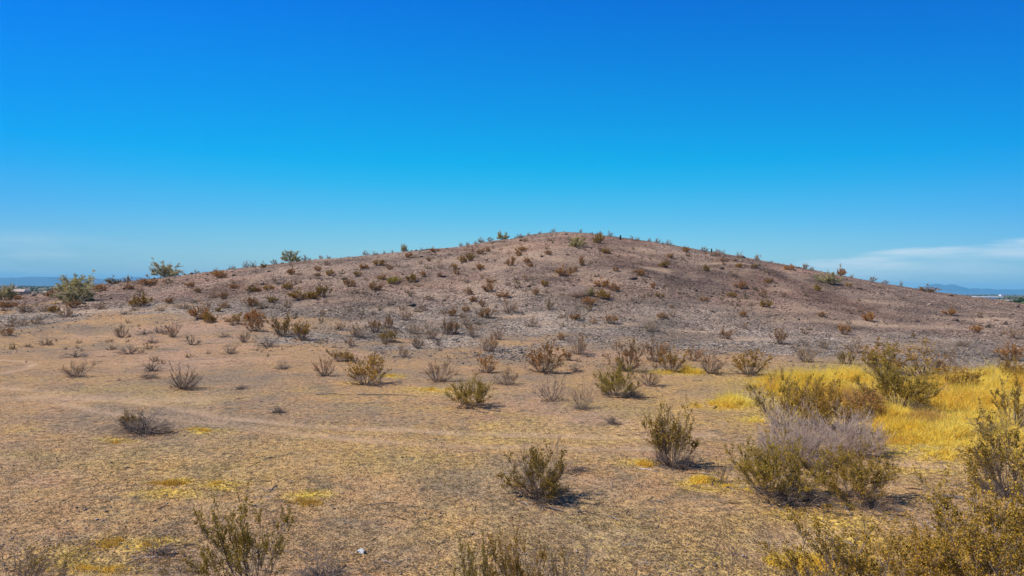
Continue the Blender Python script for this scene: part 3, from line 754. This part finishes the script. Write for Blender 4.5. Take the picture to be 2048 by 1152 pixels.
for i, (x, y, s, lab) in enumerate([(804, 915, 7, 'dark stone lying alone on bare ground below the centre-left bushes'),
        (522, 804, 5, 'small dark stone on bare ground left of another dark stone, left of centre'), (546, 807, 4, 'smaller dark stone just right of its twin, left of centre'),
        (370, 1113, 8, 'dark stone beside the leafless dead bush near the bottom left'), (369, 872, 5, 'small dark pebble right of the big sprawling dead bush'),
        (127, 606, 7, 'black boulder left of the foot of the bright green tree'), (172, 602, 7, 'black boulder right of the foot of the bright green tree'),
        (188, 600, 6, 'black boulder farthest right of the bright green tree'), (51, 603, 4, 'leftmost of the small black boulders on dark gravel at left'),
        (62, 614, 4, 'small black boulder below the others on dark gravel at left'), (515, 677, 4, 'small dark stone between two bushes left of centre'),
        (1208, 605, 6, 'dark boulder beside the rusty bush in the middle of the hillside')]):
    p = hit(x, y); k = p[1] / F * s / 2
    o = link('rock', rk[i % 3], None, p); o.scale = (k, k, k * 1.1); o.rotation_euler = (0, 0, i * 1.3); tag(o, lab, 'rock', 'dark stones')
# white stone on the hill
me = rock_mesh('rock', 9, M_WHITE, .8); p = hit(1188, 619); o = link('rock', me, None, p); k = p[1] / F * 2; o.scale = (k, k, k * 1.6)
tag(o, 'small white stone beside a rusty bush halfway up the hill', 'rock')
# crumpled white scrap with a dark end
def scrap(px, py, wpx, label):
    p = hit(px, py); k = p[1] / F; w_ = wpx * k; rng = np.random.default_rng(5)
    root = empty('litter', p)
    n = 14; u, v = np.meshgrid(np.linspace(-1, 1, n), np.linspace(-1, 1, n))
    z = .35 + .5 * fbm(u * 2.2 + 5, v * 2.2, 3, 3) * 2 - .25 * (u * u + v * v)
    V = np.stack([u * w_ * .42, v * w_ * .25, np.maximum(z, 0) * w_ * .5], -1).reshape(-1, 3)
    q = [(i * n + j, i * n + j + 1, (i + 1) * n + j + 1, (i + 1) * n + j) for i in range(n - 1) for j in range(n - 1)]
    a = link('wrapper', mesh('wrapper', V, q, M_WHITE), root)
    b = link('dark_end', rock_mesh('dark_end', 4, M_DARKROCK, .9), root, (w_ * .42, -w_ * .05, w_ * .1)); b.scale = (w_ * .16,) * 3
    root.rotation_euler = (0, 0, -.5)
    tag(root, label, 'litter')
scrap(723, 1105, 24, 'crumpled white scrap with a dark end lying on the ground near the bottom')
def stick(a, b, rad, col, lab):
    p = hit(*a); q = hit(*b); rng = np.random.default_rng(int(a[0])); g = GB(); n = 7
    pts = [p * (1 - i / n) + q * (i / n) + np.array([0, 0, rad + .03 * math.sin(math.pi * i / n)]) + rng.normal(0, .018, 3) * [1, 1, .3] for i in range(n + 1)]
    o0 = pts[0].copy(); pts = [x - o0 for x in pts]
    g.tube(pts, rad, rad * .4, 5)
    for k in (2, 4):
        e = pts[k] + np.array([rng.normal(0, .12), rng.normal(0, .12), .04]); g.tube([pts[k], e], rad * .6, rad * .3, 4)
    v, f = g.arr(); o = link('fallen_stick', mesh('fallen_stick', v, f, M_BARK), None, o0); o.color = (*col, 1); tag(o, lab, 'stick', 'sticks lying on the ground')
stick((1152, 1025), (1184, 1029), .016, (.07, .055, .05), 'short dark stick on bare ground right below the large olive bush')
stick((1275, 940), (1316, 945), .013, (.42, .38, .35), 'pale bent stick on the ground left of the foot of the tall narrow olive bush')
stick((1262, 870), (1300, 866), .012, (.24, .18, .14), 'thin dark stick lying left of the tall narrow olive bush')
stick((630, 790), (705, 791), .022, (.13, .11, .10), 'left one of the long dark sticks on the flat below the ochre-topped bush')
stick((715, 790), (840, 793), .02, (.12, .10, .09), 'right and longest of the dark sticks on the flat below the ochre-topped bush')
stick((1384, 763), (1405, 764), .02, (.11, .09, .08), 'short dark stick in front of the yellow grass tuft')

# ------------------------------------------------------------------ hillside stones and ground litter (uncountable)
def inst_mesh(base_v, base_f, pos, scl, rotz, col, jit, rng):
    n = len(pos); m = len(base_v)
    c, s = np.cos(rotz), np.sin(rotz)
    v = np.repeat(base_v[None], n, 0) + rng.normal(0, jit, (n, m, 3))
    v = v * scl[:, None, :]
    x = v[..., 0] * c[:, None] - v[..., 1] * s[:, None]; y = v[..., 0] * s[:, None] + v[..., 1] * c[:, None]
    v = np.stack([x, y, v[..., 2]], -1) + pos[:, None, :]
    f = base_f[None] + (np.arange(n) * m)[:, None, None]
    return v.reshape(-1, 3), f.reshape(-1, base_f.shape[1]), np.repeat(col, m, 0)
OCT_V = np.array([[1, 0, 0], [0, 1, 0], [-1, 0, 0], [0, -1, 0], [0, 0, .75], [0, 0, -.4]], float)
OCT_F = np.array([[0, 1, 4], [1, 2, 4], [2, 3, 4], [3, 0, 4], [1, 0, 5], [2, 1, 5], [3, 2, 5], [0, 3, 5]])
def gravel():
    rng = np.random.default_rng(3); n = 190000
    Y = 40 * np.exp(rng.uniform(0, math.log(150 / 40.), n) ** .95); u = rng.uniform(-.82, .82, n); X = u * Y
    yg = np.interp(u, [-.9, -.7, -.45, -.3, -.1, .05, .2, .4, .6, .9], [66, 64, 66, 58, 52, 50, 47, 47, 42, 40])
    n1 = fbm(X / 9, Y / 9, 31, 5, .55); g = sstep(-17, 15, Y - yg - 1 + n1 * 46)
    keep = rng.uniform(0, 1, n) < g * (.35 + 1.1 * sstep(-.12, .2, fbm(X / 5, Y / 5, 91, 4)))
    keep &= Y < yr_of(u) + 6
    X, Y, u, n1, yg = X[keep], Y[keep], u[keep], n1[keep], yg[keep]
    pale = add_blobs(X, Y, PALE, 60); k2 = rng.uniform(0, 1, len(X)) > pale * .8
    X, Y, u, n1, yg = X[k2], Y[k2], u[k2], n1[k2], yg[k2]; n = len(X)
    sz = np.clip(rng.lognormal(math.log(.042), .45, n), .02, .22)
    big = (rng.uniform(0, 1, n) < .010 * (Y > 70) * (.3 + 4 * sstep(.05, .25, fbm(X / 7, Y / 7, 97, 3)))); sz[big] *= rng.uniform(2.5, 5.5, big.sum()); Z = height(X, Y) + sz * .15
    scl = np.stack([sz * rng.uniform(.7, 1.4, n), sz * rng.uniform(.7, 1.3, n), sz * rng.uniform(.5, .9, n)], -1)
    pink = sstep(.10, .45, (Y - yg) / np.maximum(yr_of(u) - yg, 1) + .25 * n1)[:, None]
    varn = np.clip(add_blobs(X, Y, VARNISH, 90), 0, 1)[:, None]
    b = rng.uniform(.35, 1.25, n)[:, None] * (1 - .32 * varn)
    col = b * (np.array([[.185, .148, .115]]) * (1 - pink) + np.array([[.178, .122, .092]]) * pink)
    lightm = rng.uniform(0, 1, n) < .10; col[lightm] = np.array([.40, .30, .21]) * rng.uniform(.8, 1.2, (lightm.sum(), 1))
    v, f, c = inst_mesh(OCT_V, OCT_F, np.stack([X, Y, Z], -1), scl, rng.uniform(0, 6.28, n), col, .16, rng)
    o = link('gravel', mesh('gravel', v, f, M_TINT, False, c)); tag(o, 'dark gravel and broken stones strewn over the hill and its foot', 'gravel', None, 'stuff')
gravel()
def small_scrub():
    rng = np.random.default_rng(17)
    protos = []
    for sd_ in (201, 202, 203, 204):
        B, Lf = creosote(sd_, 11, 4, 3, 2, .10, .028, tilt_max=74, leafy=.7, tl0=.12, crown=.2, skirt=5); normalise(B, Lf)
        bv, bf = B.arr(); lv, lf = Lf.arr(); protos.append((np.vstack([bv, lv]), np.vstack([bf, lf + len(bv)]), len(bv)))
    n = 2600; py_ = rng.uniform(0, 1, n); Y = 36 + 92 * py_ ** .8; u = rng.uniform(-.8, .8, n); X = u * Y
    d = fbm(X / 11, Y / 11, 93, 4); kp = (rng.uniform(0, 1, n) < .15 + 2.0 * sstep(-.05, .22, d)) & (Y < yr_of(u) + 3) & (rng.uniform(0, 1, n) < .25 + .75 * sstep(42, 62, Y))
    kp &= rng.uniform(0, 1, n) < 1.15 - .9 * sstep(.1, .5, u)
    X, Y = X[kp], Y[kp]; Z = height(X, Y) - .01; VV, FF, CC = [], [], []; base = 0
    pal = np.array([[.34, .22, .10], [.38, .20, .07], [.30, .23, .13], [.33, .22, .05]])
    for i in range(len(X)):
        v, f, nb_ = protos[i % 4]; h = rng.lognormal(math.log(.26), .4); w_ = h * rng.uniform(1.1, 2.0); a = rng.uniform(0, 6.28)
        c, s_ = math.cos(a), math.sin(a); q = v * [w_, w_, h]
        q = np.stack([q[:, 0] * c - q[:, 1] * s_ + X[i], q[:, 0] * s_ + q[:, 1] * c + Y[i], q[:, 2] + Z[i]], -1)
        col = np.empty((len(v), 3)); col[:nb_] = [.20, .15, .115]; col[nb_:] = pal[rng.integers(4)] * rng.uniform(.7, 1.2)
        VV.append(q); FF.append(f + base); CC.append(col); base += len(v)
    o = link('small_scrub', mesh('small_scrub', np.vstack(VV), np.vstack(FF), M_GRASS, False, np.vstack(CC)))
    tag(o, 'countless small dry grey-brown tufts between the bushes of the hill', 'scrub', None, 'stuff')
small_scrub()
TUFT_V = []; TUFT_F = []
for i in range(5):
    a = i * 1.257 + .3; t = .5 + .12 * (i % 3); L = .8 + .1 * (i % 2)
    c, s = math.cos(a), math.sin(a); k = len(TUFT_V)
    TUFT_V += [(-s * .13, c * .13, 0), (s * .13, -c * .13, 0), (c * L, s * L, t)]; TUFT_F.append((k, k + 1, k + 2))
TUFT_V = np.array(TUFT_V, float); TUFT_F = np.array(TUFT_F)
def litter():
    rng = np.random.default_rng(4); n = 210000
    py_ = 1152 - (1152 - 690) * rng.uniform(0, 1, n) ** .9; Y = H * F / (py_ - 579.); u = rng.uniform(-.8, .8, n); X = u * Y
    den = fbm(X / .9, Y / .9, 61, 4, .6)
    keep = rng.uniform(0, 1, n) < .35 + 1.5 * sstep(-.1, .2, den)
    X, Y = X[keep], Y[keep]; n = len(X)
    yel = np.clip(add_blobs(X, Y, YELLOW, 40), 0, 1) * sstep(-.12, .12, fbm(X / 1.3, Y / 1.3, 77, 3))
    s = rng.uniform(.012, .034, n) * (1 + .5 * yel)
    scl = np.stack([s, s, s * rng.uniform(.25, .8, n)], -1)
    b = rng.uniform(.5, 1.25, n)[:, None]
    pick = rng.uniform(0, 1, n)[:, None]
    base = np.where(pick < .45, np.array([[.22, .17, .12]]), np.where(pick < .8, np.array([[.40, .275, .14]]), np.array([[.34, .21, .08]])))
    isy = (rng.uniform(0, 1, n) < yel * .8)[:, None]
    col = b * np.where(isy, np.array([[.66, .43, .05]]), base)
    Z = height(X, Y) + .004
    nt = 5200; pt = 1152 - (1152 - 690) * rng.uniform(0, 1, nt) ** .9; Yt = H * F / (pt - 579.); Xt = rng.uniform(-.8, .8, nt) * Yt
    kt = rng.uniform(0, 1, nt) < .15 + 1.6 * sstep(.0, .25, fbm(Xt / 2.5, Yt / 2.5, 67, 3)); Xt, Yt = Xt[kt], Yt[kt]; nt = len(Xt)
    ex_ = [(bx + rng.normal(0, br * .75, 70), by + rng.normal(0, br * .75, 70)) for bx, by, br in PLACED if by < 48 and br > .2]
    Xt = np.concatenate([Xt] + [e[0] for e in ex_]); Yt = np.concatenate([Yt] + [e[1] for e in ex_]); nt = len(Xt)
    tw_v = np.array([[-1, -.035, 0], [-1, .035, .05], [.2, .05, .16], [.2, -.05, .1], [1, .12, .04], [1, .06, .0]], float); tw_f = np.array([[0, 3, 2, 1], [3, 5, 4, 2]])
    st = rng.lognormal(math.log(.07), .5, nt)
    vt, ft, ct = inst_mesh(tw_v, tw_f, np.stack([Xt, Yt, height(Xt, Yt) + .005], -1), np.stack([st, st, st], -1), rng.uniform(0, 6.28, nt), np.array([[.13, .10, .08]]) * rng.uniform(.5, 2.2, (nt, 1)), .03, rng)
    o = link('twig_litter', mesh('twig_litter', vt, ft, M_TINT, False, ct)); tag(o, 'tiny dead twigs littering the flat', 'twigs', None, 'stuff')
    npb = 9000; pt = 1152 - (1152 - 680) * rng.uniform(0, 1, npb) ** .9; Yt = H * F / (pt - 579.); Xt = rng.uniform(-.8, .8, npb) * Yt
    kt = rng.uniform(0, 1, npb) < .2 + 1.6 * sstep(.0, .25, fbm(Xt / 3.5, Yt / 3.5, 69, 3)); Xt, Yt = Xt[kt], Yt[kt]; npb = len(Xt)
    st = np.clip(rng.lognormal(math.log(.014), .45, npb), .007, .05)
    vt, ft, ct = inst_mesh(OCT_V, OCT_F, np.stack([Xt, Yt, height(Xt, Yt) + st * .3], -1), np.stack([st, st, st * .7], -1), rng.uniform(0, 6.28, npb), np.array([[.20, .15, .12]]) * rng.uniform(.4, 2.0, (npb, 1)), .14, rng)
    o = link('pebbles', mesh('pebbles', vt, ft, M_TINT, False, ct)); tag(o, 'small loose stones lying over the flat', 'pebbles', None, 'stuff')
    v, f, c = inst_mesh(TUFT_V, TUFT_F, np.stack([X, Y, Z], -1), scl, rng.uniform(0, 6.28, n), col, .12, rng)
    o = link('ground_cover', mesh('ground_cover', v, f, M_GRASS, False, c)); tag(o, 'low dry tan and ochre ground cover on the flat', 'ground cover', None, 'stuff')
litter()

# ------------------------------------------------------------------ yellow dry grass
def grass(name, blobs, seed, label):
    rng = np.random.default_rng(seed); VV = []; FF = []; CC = []; base = 0
    for (px, py, rx, ry, n, hgt, kind) in blobs:
        cx, cy, ex, ey, an = blob_world(px, py, rx, ry)
        a = rng.uniform(0, 2 * math.pi, n)
        r = np.minimum(np.abs(rng.normal(0, .62, n)), 1.7) if hgt > .15 else np.minimum(np.abs(rng.normal(0, .8, n)), 2.2)
        dx = r * np.cos(a) * ex; dy = r * np.sin(a) * ey
        X = cx + dx + dy * math.tan(an); Y = cy + dy
        dn = fbm(X / .45, Y / .45, seed + 3, 3); kp = rng.uniform(0, 1, n) < ((.2 + 1.6 * sstep(-.15, .2, dn)) if hgt > .15 else 1.5 * sstep(-.02, .2, dn))
        X, Y, r, dn = X[kp], Y[kp], r[kp], dn[kp]; m = len(X)
        Z = height(X, Y)
        nb = 12 if hgt > .15 else 8
        edge = np.clip(1.15 - .5 * r ** 2, .25, 1)
        hh = hgt * edge * (1 + 1.5 * dn) * rng.lognormal(0, .32, m)
        P = np.stack([X, Y, Z], -1)
        ph = rng.uniform(0, 2 * math.pi, (m, nb)); th = rng.uniform(.25 if kind == 'Y' else .1, 1.5, (m, nb)); L = (.66 if hgt > .15 else 1) * hh[:, None] * rng.uniform(.45, 1.25, (m, nb))
        d = np.stack([np.cos(ph) * np.sin(th), np.sin(ph) * np.sin(th), np.cos(th)], -1)
        wv = np.stack([-np.sin(ph + .6), np.cos(ph + .6), 0 * ph], -1) * rng.uniform(.003, .0065, (m, nb, 1))
        p0 = P[:, None] + rng.normal(0, .03, (m, nb, 3)) * [1, 1, 0]; mid = p0 + d * L[..., None] * .55
        tip = mid + (d + rng.normal(0, .6, (m, nb, 3))) * L[..., None] * .45
        v = np.stack([p0 - wv, p0 + wv, mid + wv, mid - wv, tip - wv * .4, tip + wv * .4], 2).reshape(-1, 3)
        q = np.array([[0, 1, 2, 3], [3, 2, 5, 4]]); f = (q[None] + (np.arange(m * nb) * 6)[:, None, None]).reshape(-1, 4) + base
        base += len(v)
        bright = sstep(-.05, .15, fbm(X / 1.6, Y / 1.6, seed + 9, 3))[:, None]
        if kind == 'y': c0 = np.array([[.92, .68, .09]]) * bright + np.array([[.82, .54, .08]]) * (1 - bright)
        elif kind == 'm': c0 = np.array([[.74, .46, .05]]) * bright + np.array([[.62, .38, .06]]) * (1 - bright)
        elif kind == 'Y': c0 = np.array([[.97, .77, .14]]) * bright + np.array([[.94, .68, .10]]) * (1 - bright)
        else: c0 = np.array([[.78, .52, .12]]) * bright + np.array([[.62, .40, .13]]) * (1 - bright)
        c0 = np.repeat(c0, nb, 0) * rng.uniform(.72, 1.15, (m * nb, 1)); gd = rng.uniform(0, 1, m * nb) < .06; c0[gd] = np.array([.40, .30, .17]) * rng.uniform(.6, 1.3, (gd.sum(), 1))
        VV.append(v); FF.append(f); CC.append(np.repeat(c0, 6, 0))
    o = link(name, mesh(name, np.vstack(VV), np.vstack(FF), M_GRASS, False, np.vstack(CC))); tag(o, label, 'grass', None, 'stuff')
grass('yellow_grass', [
    (1600, 765, 75, 14, 2600, .50, 'y'), (1690, 760, 75, 14, 2600, .50, 'Y'), (1640, 790, 90, 16, 2600, .40, 'y'), (1560, 780, 35, 12, 800, .40, 'y'),
    (1800, 775, 60, 14, 1500, .35, 'Y'), (1900, 765, 60, 16, 1800, .45, 'y'), (1985, 762, 60, 18, 2600, .55, 'Y'), (2040, 765, 30, 16, 1000, .50, 'y'),
    (1930, 805, 75, 18, 3200, .50, 'Y'), (1880, 800, 50, 14, 1200, .40, 'Y'), (1780, 840, 60, 16, 2200, .34, 'Y'), (1850, 843, 60, 12, 1300, .32, 'o'),
    (1950, 840, 70, 16, 2000, .36, 'Y'), (1830, 862, 80, 12, 1600, .26, 'y'), (1980, 800, 60, 14, 1600, .4, 'Y'), (1900, 868, 80, 16, 2400, .32, 'Y'), (2000, 880, 60, 20, 2000, .35, 'Y'), (1830, 880, 90, 14, 1600, .16, 'y'),
    (1940, 905, 110, 16, 2200, .15, 'Y'), (1720, 800, 50, 14, 1200, .38, 'o')], 11, 'tall bright yellow dry grass between the bushes at right')
grass('yellow_tuft', [(1465, 806, 38, 8, 700, .34, 'Y'), (1430, 812, 60, 7, 700, .08, 'y'), (1530, 838, 50, 8, 900, .05, 'Y')], 12, 'small tuft of yellow dry grass left of the large yellow patch')
grass('yellow_tuft', [(1375, 744, 12, 3, 160, .55, 'y'), (1345, 746, 60, 3.5, 500, .10, 'y'), (1395, 746, 30, 3, 200, .14, 'y')], 13, 'upright orange-yellow grass tuft under the row of bushes right of centre')
grass('yellow_grass', [(730, 770, 37, 4, 208, .08, 'm'), (785, 752, 27, 4, 160, .12, 'm'), (890, 780, 56, 4, 280, .07, 'm'), (1410, 962, 36, 8, 700, .05, 'Y'), (1465, 978, 40, 8, 800, .06, 'Y'),
    (1290, 930, 24, 8, 400, .05, 'y'), (1650, 1015, 50, 8, 500, .05, 'y'), (1640, 1130, 150, 20, 2400, .05, 'y'), (1830, 1110, 90, 30, 1800, .10, 'o'),
    (342, 968, 37, 8, 400, .04, 'm'), (430, 968, 31, 6, 208, .04, 'm'), (605, 1003, 42, 10, 480, .04, 'm'), (312, 985, 37, 9, 320, .035, 'm'), (200, 884, 62, 4, 240, .04, 'm'), (405, 860, 31, 4, 160, .04, 'm'),
    (255, 1090, 75, 16, 640, .035, 'm'), (165, 1135, 90, 14, 900, .03, 'y')], 14, 'thin patches of low yellow dry growth scattered over the flat')

# ------------------------------------------------------------------ far plain: scrub, buildings, trees
def far_scrub():
    rng = np.random.default_rng(8); n = 9000
    Y = 230 * np.exp(rng.uniform(0, 1, n) ** .8 * math.log(6500 / 230.)); u = rng.uniform(-1.2, 1.2, n); X = u * Y
    d = fbm(X / 160, Y / 160, 23, 4); kp = rng.uniform(0, 1, n) < .3 + 2.2 * sstep(-.08, .15, d); X, Y = X[kp], Y[kp]; n = len(X)
    Z = height(X, Y); s = rng.uniform(1.0, 3.0, n) * (1 + Y / 4200.)
    sub = 4; VV = []; C = []
    pos = np.repeat(np.stack([X, Y, Z], -1), sub, 0); ss = np.repeat(s, sub); m = len(ss)
    pos = pos + np.stack([rng.normal(0, .6, m) * ss, rng.normal(0, .6, m) * ss, rng.uniform(.2, .6, m) * ss], -1)
    scl = np.stack([ss * .75, ss * .75, ss * .62], -1)
    col = np.array([[.075, .095, .035]]) * rng.uniform(.5, 1.6, (m, 1)) * np.where(rng.uniform(0, 1, (m, 1)) < .25, np.array([[1.7, 1.1, .8]]), 1.)
    v, f, c = inst_mesh(OCT_V, OCT_F, pos, scl, rng.uniform(0, 6.28, m), col, .2, rng)
    o = link('distant_scrub', mesh('distant_scrub', v, f, M_TINT, False, c)); tag(o, 'dark green scrub and trees dotted over the far plain', 'scrub', None, 'stuff')
far_scrub()
M_WALL = plain_mat('tan_stucco', (.38, .27, .18), .9); M_ROOF = plain_mat('tan_roof_tile', (.46, .34, .25), .85, .2, 1.5)
M_PALE = plain_mat('white_paint', (.80, .79, .76), .6, .04); M_GLASS = plain_mat('dark_glass', (.03, .035, .04), .2); M_TRIM = plain_mat('grey_trim', (.4, .38, .36), .7)
def boxv(x0, x1, y0, y1, z0, z1):
    return [(x0, y0, z0), (x1, y0, z0), (x1, y1, z0), (x0, y1, z0), (x0, y0, z1), (x1, y0, z1), (x1, y1, z1), (x0, y1, z1)]
BF = [(0, 3, 2, 1), (4, 5, 6, 7), (0, 1, 5, 4), (1, 2, 6, 5), (2, 3, 7, 6), (3, 0, 4, 7)]
def building(name, px, Y, wid, dep, hw, hr, wall, roofm, label, hip=.25, nwin=3, cat='building', rz=0.):
    """hipped or near-flat roofed building standing on the plain"""
    d = ray(px, 580); X = d[0] * Y; z = float(height(X, Y)); root = empty(name, (X, Y, z)); root.rotation_euler = (0, 0, rz)
    a, b = wid / 2, dep / 2
    link('wall', mesh('wall', boxv(-a, a, -b, b, -.3, hw), BF, wall), root)
    ov = .5; e = [(-a - ov, -b - ov, hw + .003), (a + ov, -b - ov, hw + .003), (a + ov, b + ov, hw + .003), (-a - ov, b + ov, hw + .003)]
    hx = a * (1 - hip); V = e + [(x, y, hw + .18) for x, y, _ in e] + [(-hx, 0, hw + .18 + hr), (hx, 0, hw + .18 + hr)]
    link('roof', mesh('roof', V, [(0, 3, 2, 1), (0, 1, 5, 4), (1, 2, 6, 5), (2, 3, 7, 6), (3, 0, 4, 7), (4, 5, 9, 8), (5, 6, 9), (6, 7, 8, 9), (7, 4, 8)], roofm), root)
    for i in range(nwin):
        x = -a + wid * (i + .5) / nwin
        f = link('window', mesh('window', boxv(x - .7, x + .7, -b - .06, -b + .02, .9, hw - .5), BF, M_TRIM), root)
        link('pane', mesh('pane', boxv(x - .6, x + .6, -b - .09, -b - .04, 1.0, hw - .6), BF, M_GLASS), f)
    tag(root, label, cat)
building('house', 41, 560, 11.5, 9, 2.9, 1.9, M_WALL, M_ROOF, 'tan-roofed house behind the gravel rim near the left edge')
building('shed', 91, 600, 3.6, 3.4, 2.6, .5, M_PALE, M_ROOF, 'small pale-roofed shed right of the tan-roofed house', nwin=1)
building('warehouse', 1972, 1160, 46, 22, 3.3, .5, M_PALE, M_PALE, 'long white low building beyond the right end of the hill', .05, 3)
building('warehouse', 2003, 2600, 12, 12, 6.5, .4, M_PALE, M_PALE, 'white block building on the horizon near the right edge', .05, 2)
building('warehouse', 1918, 2700, 10, 8, 5, .4, M_PALE, M_PALE, 'small white building on the horizon just above the hill\'s right end', .05, 1)
building('shed', 2020, 640, 4.5, 4, 2.4, .4, M_TRIM, M_TRIM, 'small grey shed among the bright green trees at the right edge', .1, 1)
def tank(px, Y, r, h0, h1, label):
    d = ray(px, 575); X = d[0] * Y; z = float(height(X, Y)); root = empty('water_tank', (X, Y, z)); n = 20; V = []; Fc = []
    prof = [(h0, r * .96), (h0 + (h1 - h0) * .6, r), (h0 + (h1 - h0) * .85, r * .7), (h1, r * .1)]
    for zz, rr in prof:
        for i in range(n): V.append((rr * math.cos(i * 2 * math.pi / n), rr * math.sin(i * 2 * math.pi / n), zz))
    for j in range(3):
        for i in range(n): Fc.append((j * n + i, j * n + (i + 1) % n, (j + 1) * n + (i + 1) % n, (j + 1) * n + i))
    Fc.append(tuple(range(3 * n, 4 * n))); Fc.append(tuple(range(n - 1, -1, -1)))
    link('tank', mesh('tank', V, Fc, M_PALE, True), root)
    link('base', mesh('base', boxv(-r * .8, r * .8, -r * .8, r * .8, -1, h0 - .01), BF, M_PALE), root)
    tag(root, label, 'water tank')
tank(24, 1700, 2.4, 4.2, 8.4, 'round white water tank on the plain at the far left')
g = GB(); g.tube([np.array([0, 0, -.5]), np.array([0, 0, 11.])], .55, .4, 8); v, f = g.arr()
p = at_depth(4, 575, 1700); o = link('tower', mesh('tower', v, f, M_PALE), None, (p[0], p[1], float(height(p[0], p[1])))); tag(o, 'thin white tower left of the white water tank', 'tower')
def green_tree(px, py, Y, wpx, hpx, label):
    d = ray(px, py); X = d[0] * Y; pos = np.array([X, Y, float(height(X, Y))])
    plant('P', px, py, wpx, hpx, label, 'bright green trees at the right edge', 'tree', pos=pos, leafcol=(.065, .11, .02))
M_FARLEAF = None
VAR['tree'].append(var('tree', creosote(131, 26, 9, 7, 8, .085, .016, tilt_max=75, dead_low=0, jit=.12, lo=.2)))
for i, (a, b, Y, ww, hh, lb) in enumerate([(2014, 603, 520, 11, 8, 'small yellow-green tree, leftmost of the green trees at the right edge'), (2029, 605, 540, 16, 11, 'round green tree left of the tallest one at the right edge'),
        (2043, 606, 540, 20, 13, 'tallest dense green tree at the right edge')]): green_tree(a, b, Y, ww, hh, lb)

# ------------------------------------------------------------------ air
mh, nh = new_mat('haze_air')
vol = nh.new('ShaderNodeVolumePrincipled', Density=7e-5, Anisotropy=.0)
vol.inputs['Color'].default_value = (.22, .70, 1.0, 1)
nh.new('ShaderNodeOutputMaterial', Volume=vol.outputs[0])
hz = link('haze', mesh('haze', boxv(-21000, 21000, -21000, 21000, -12, 290), BF, mh)); tag(hz, kind='stuff'); hz['label'] = 'thin blue air over the plain'; hz['category'] = 'haze'
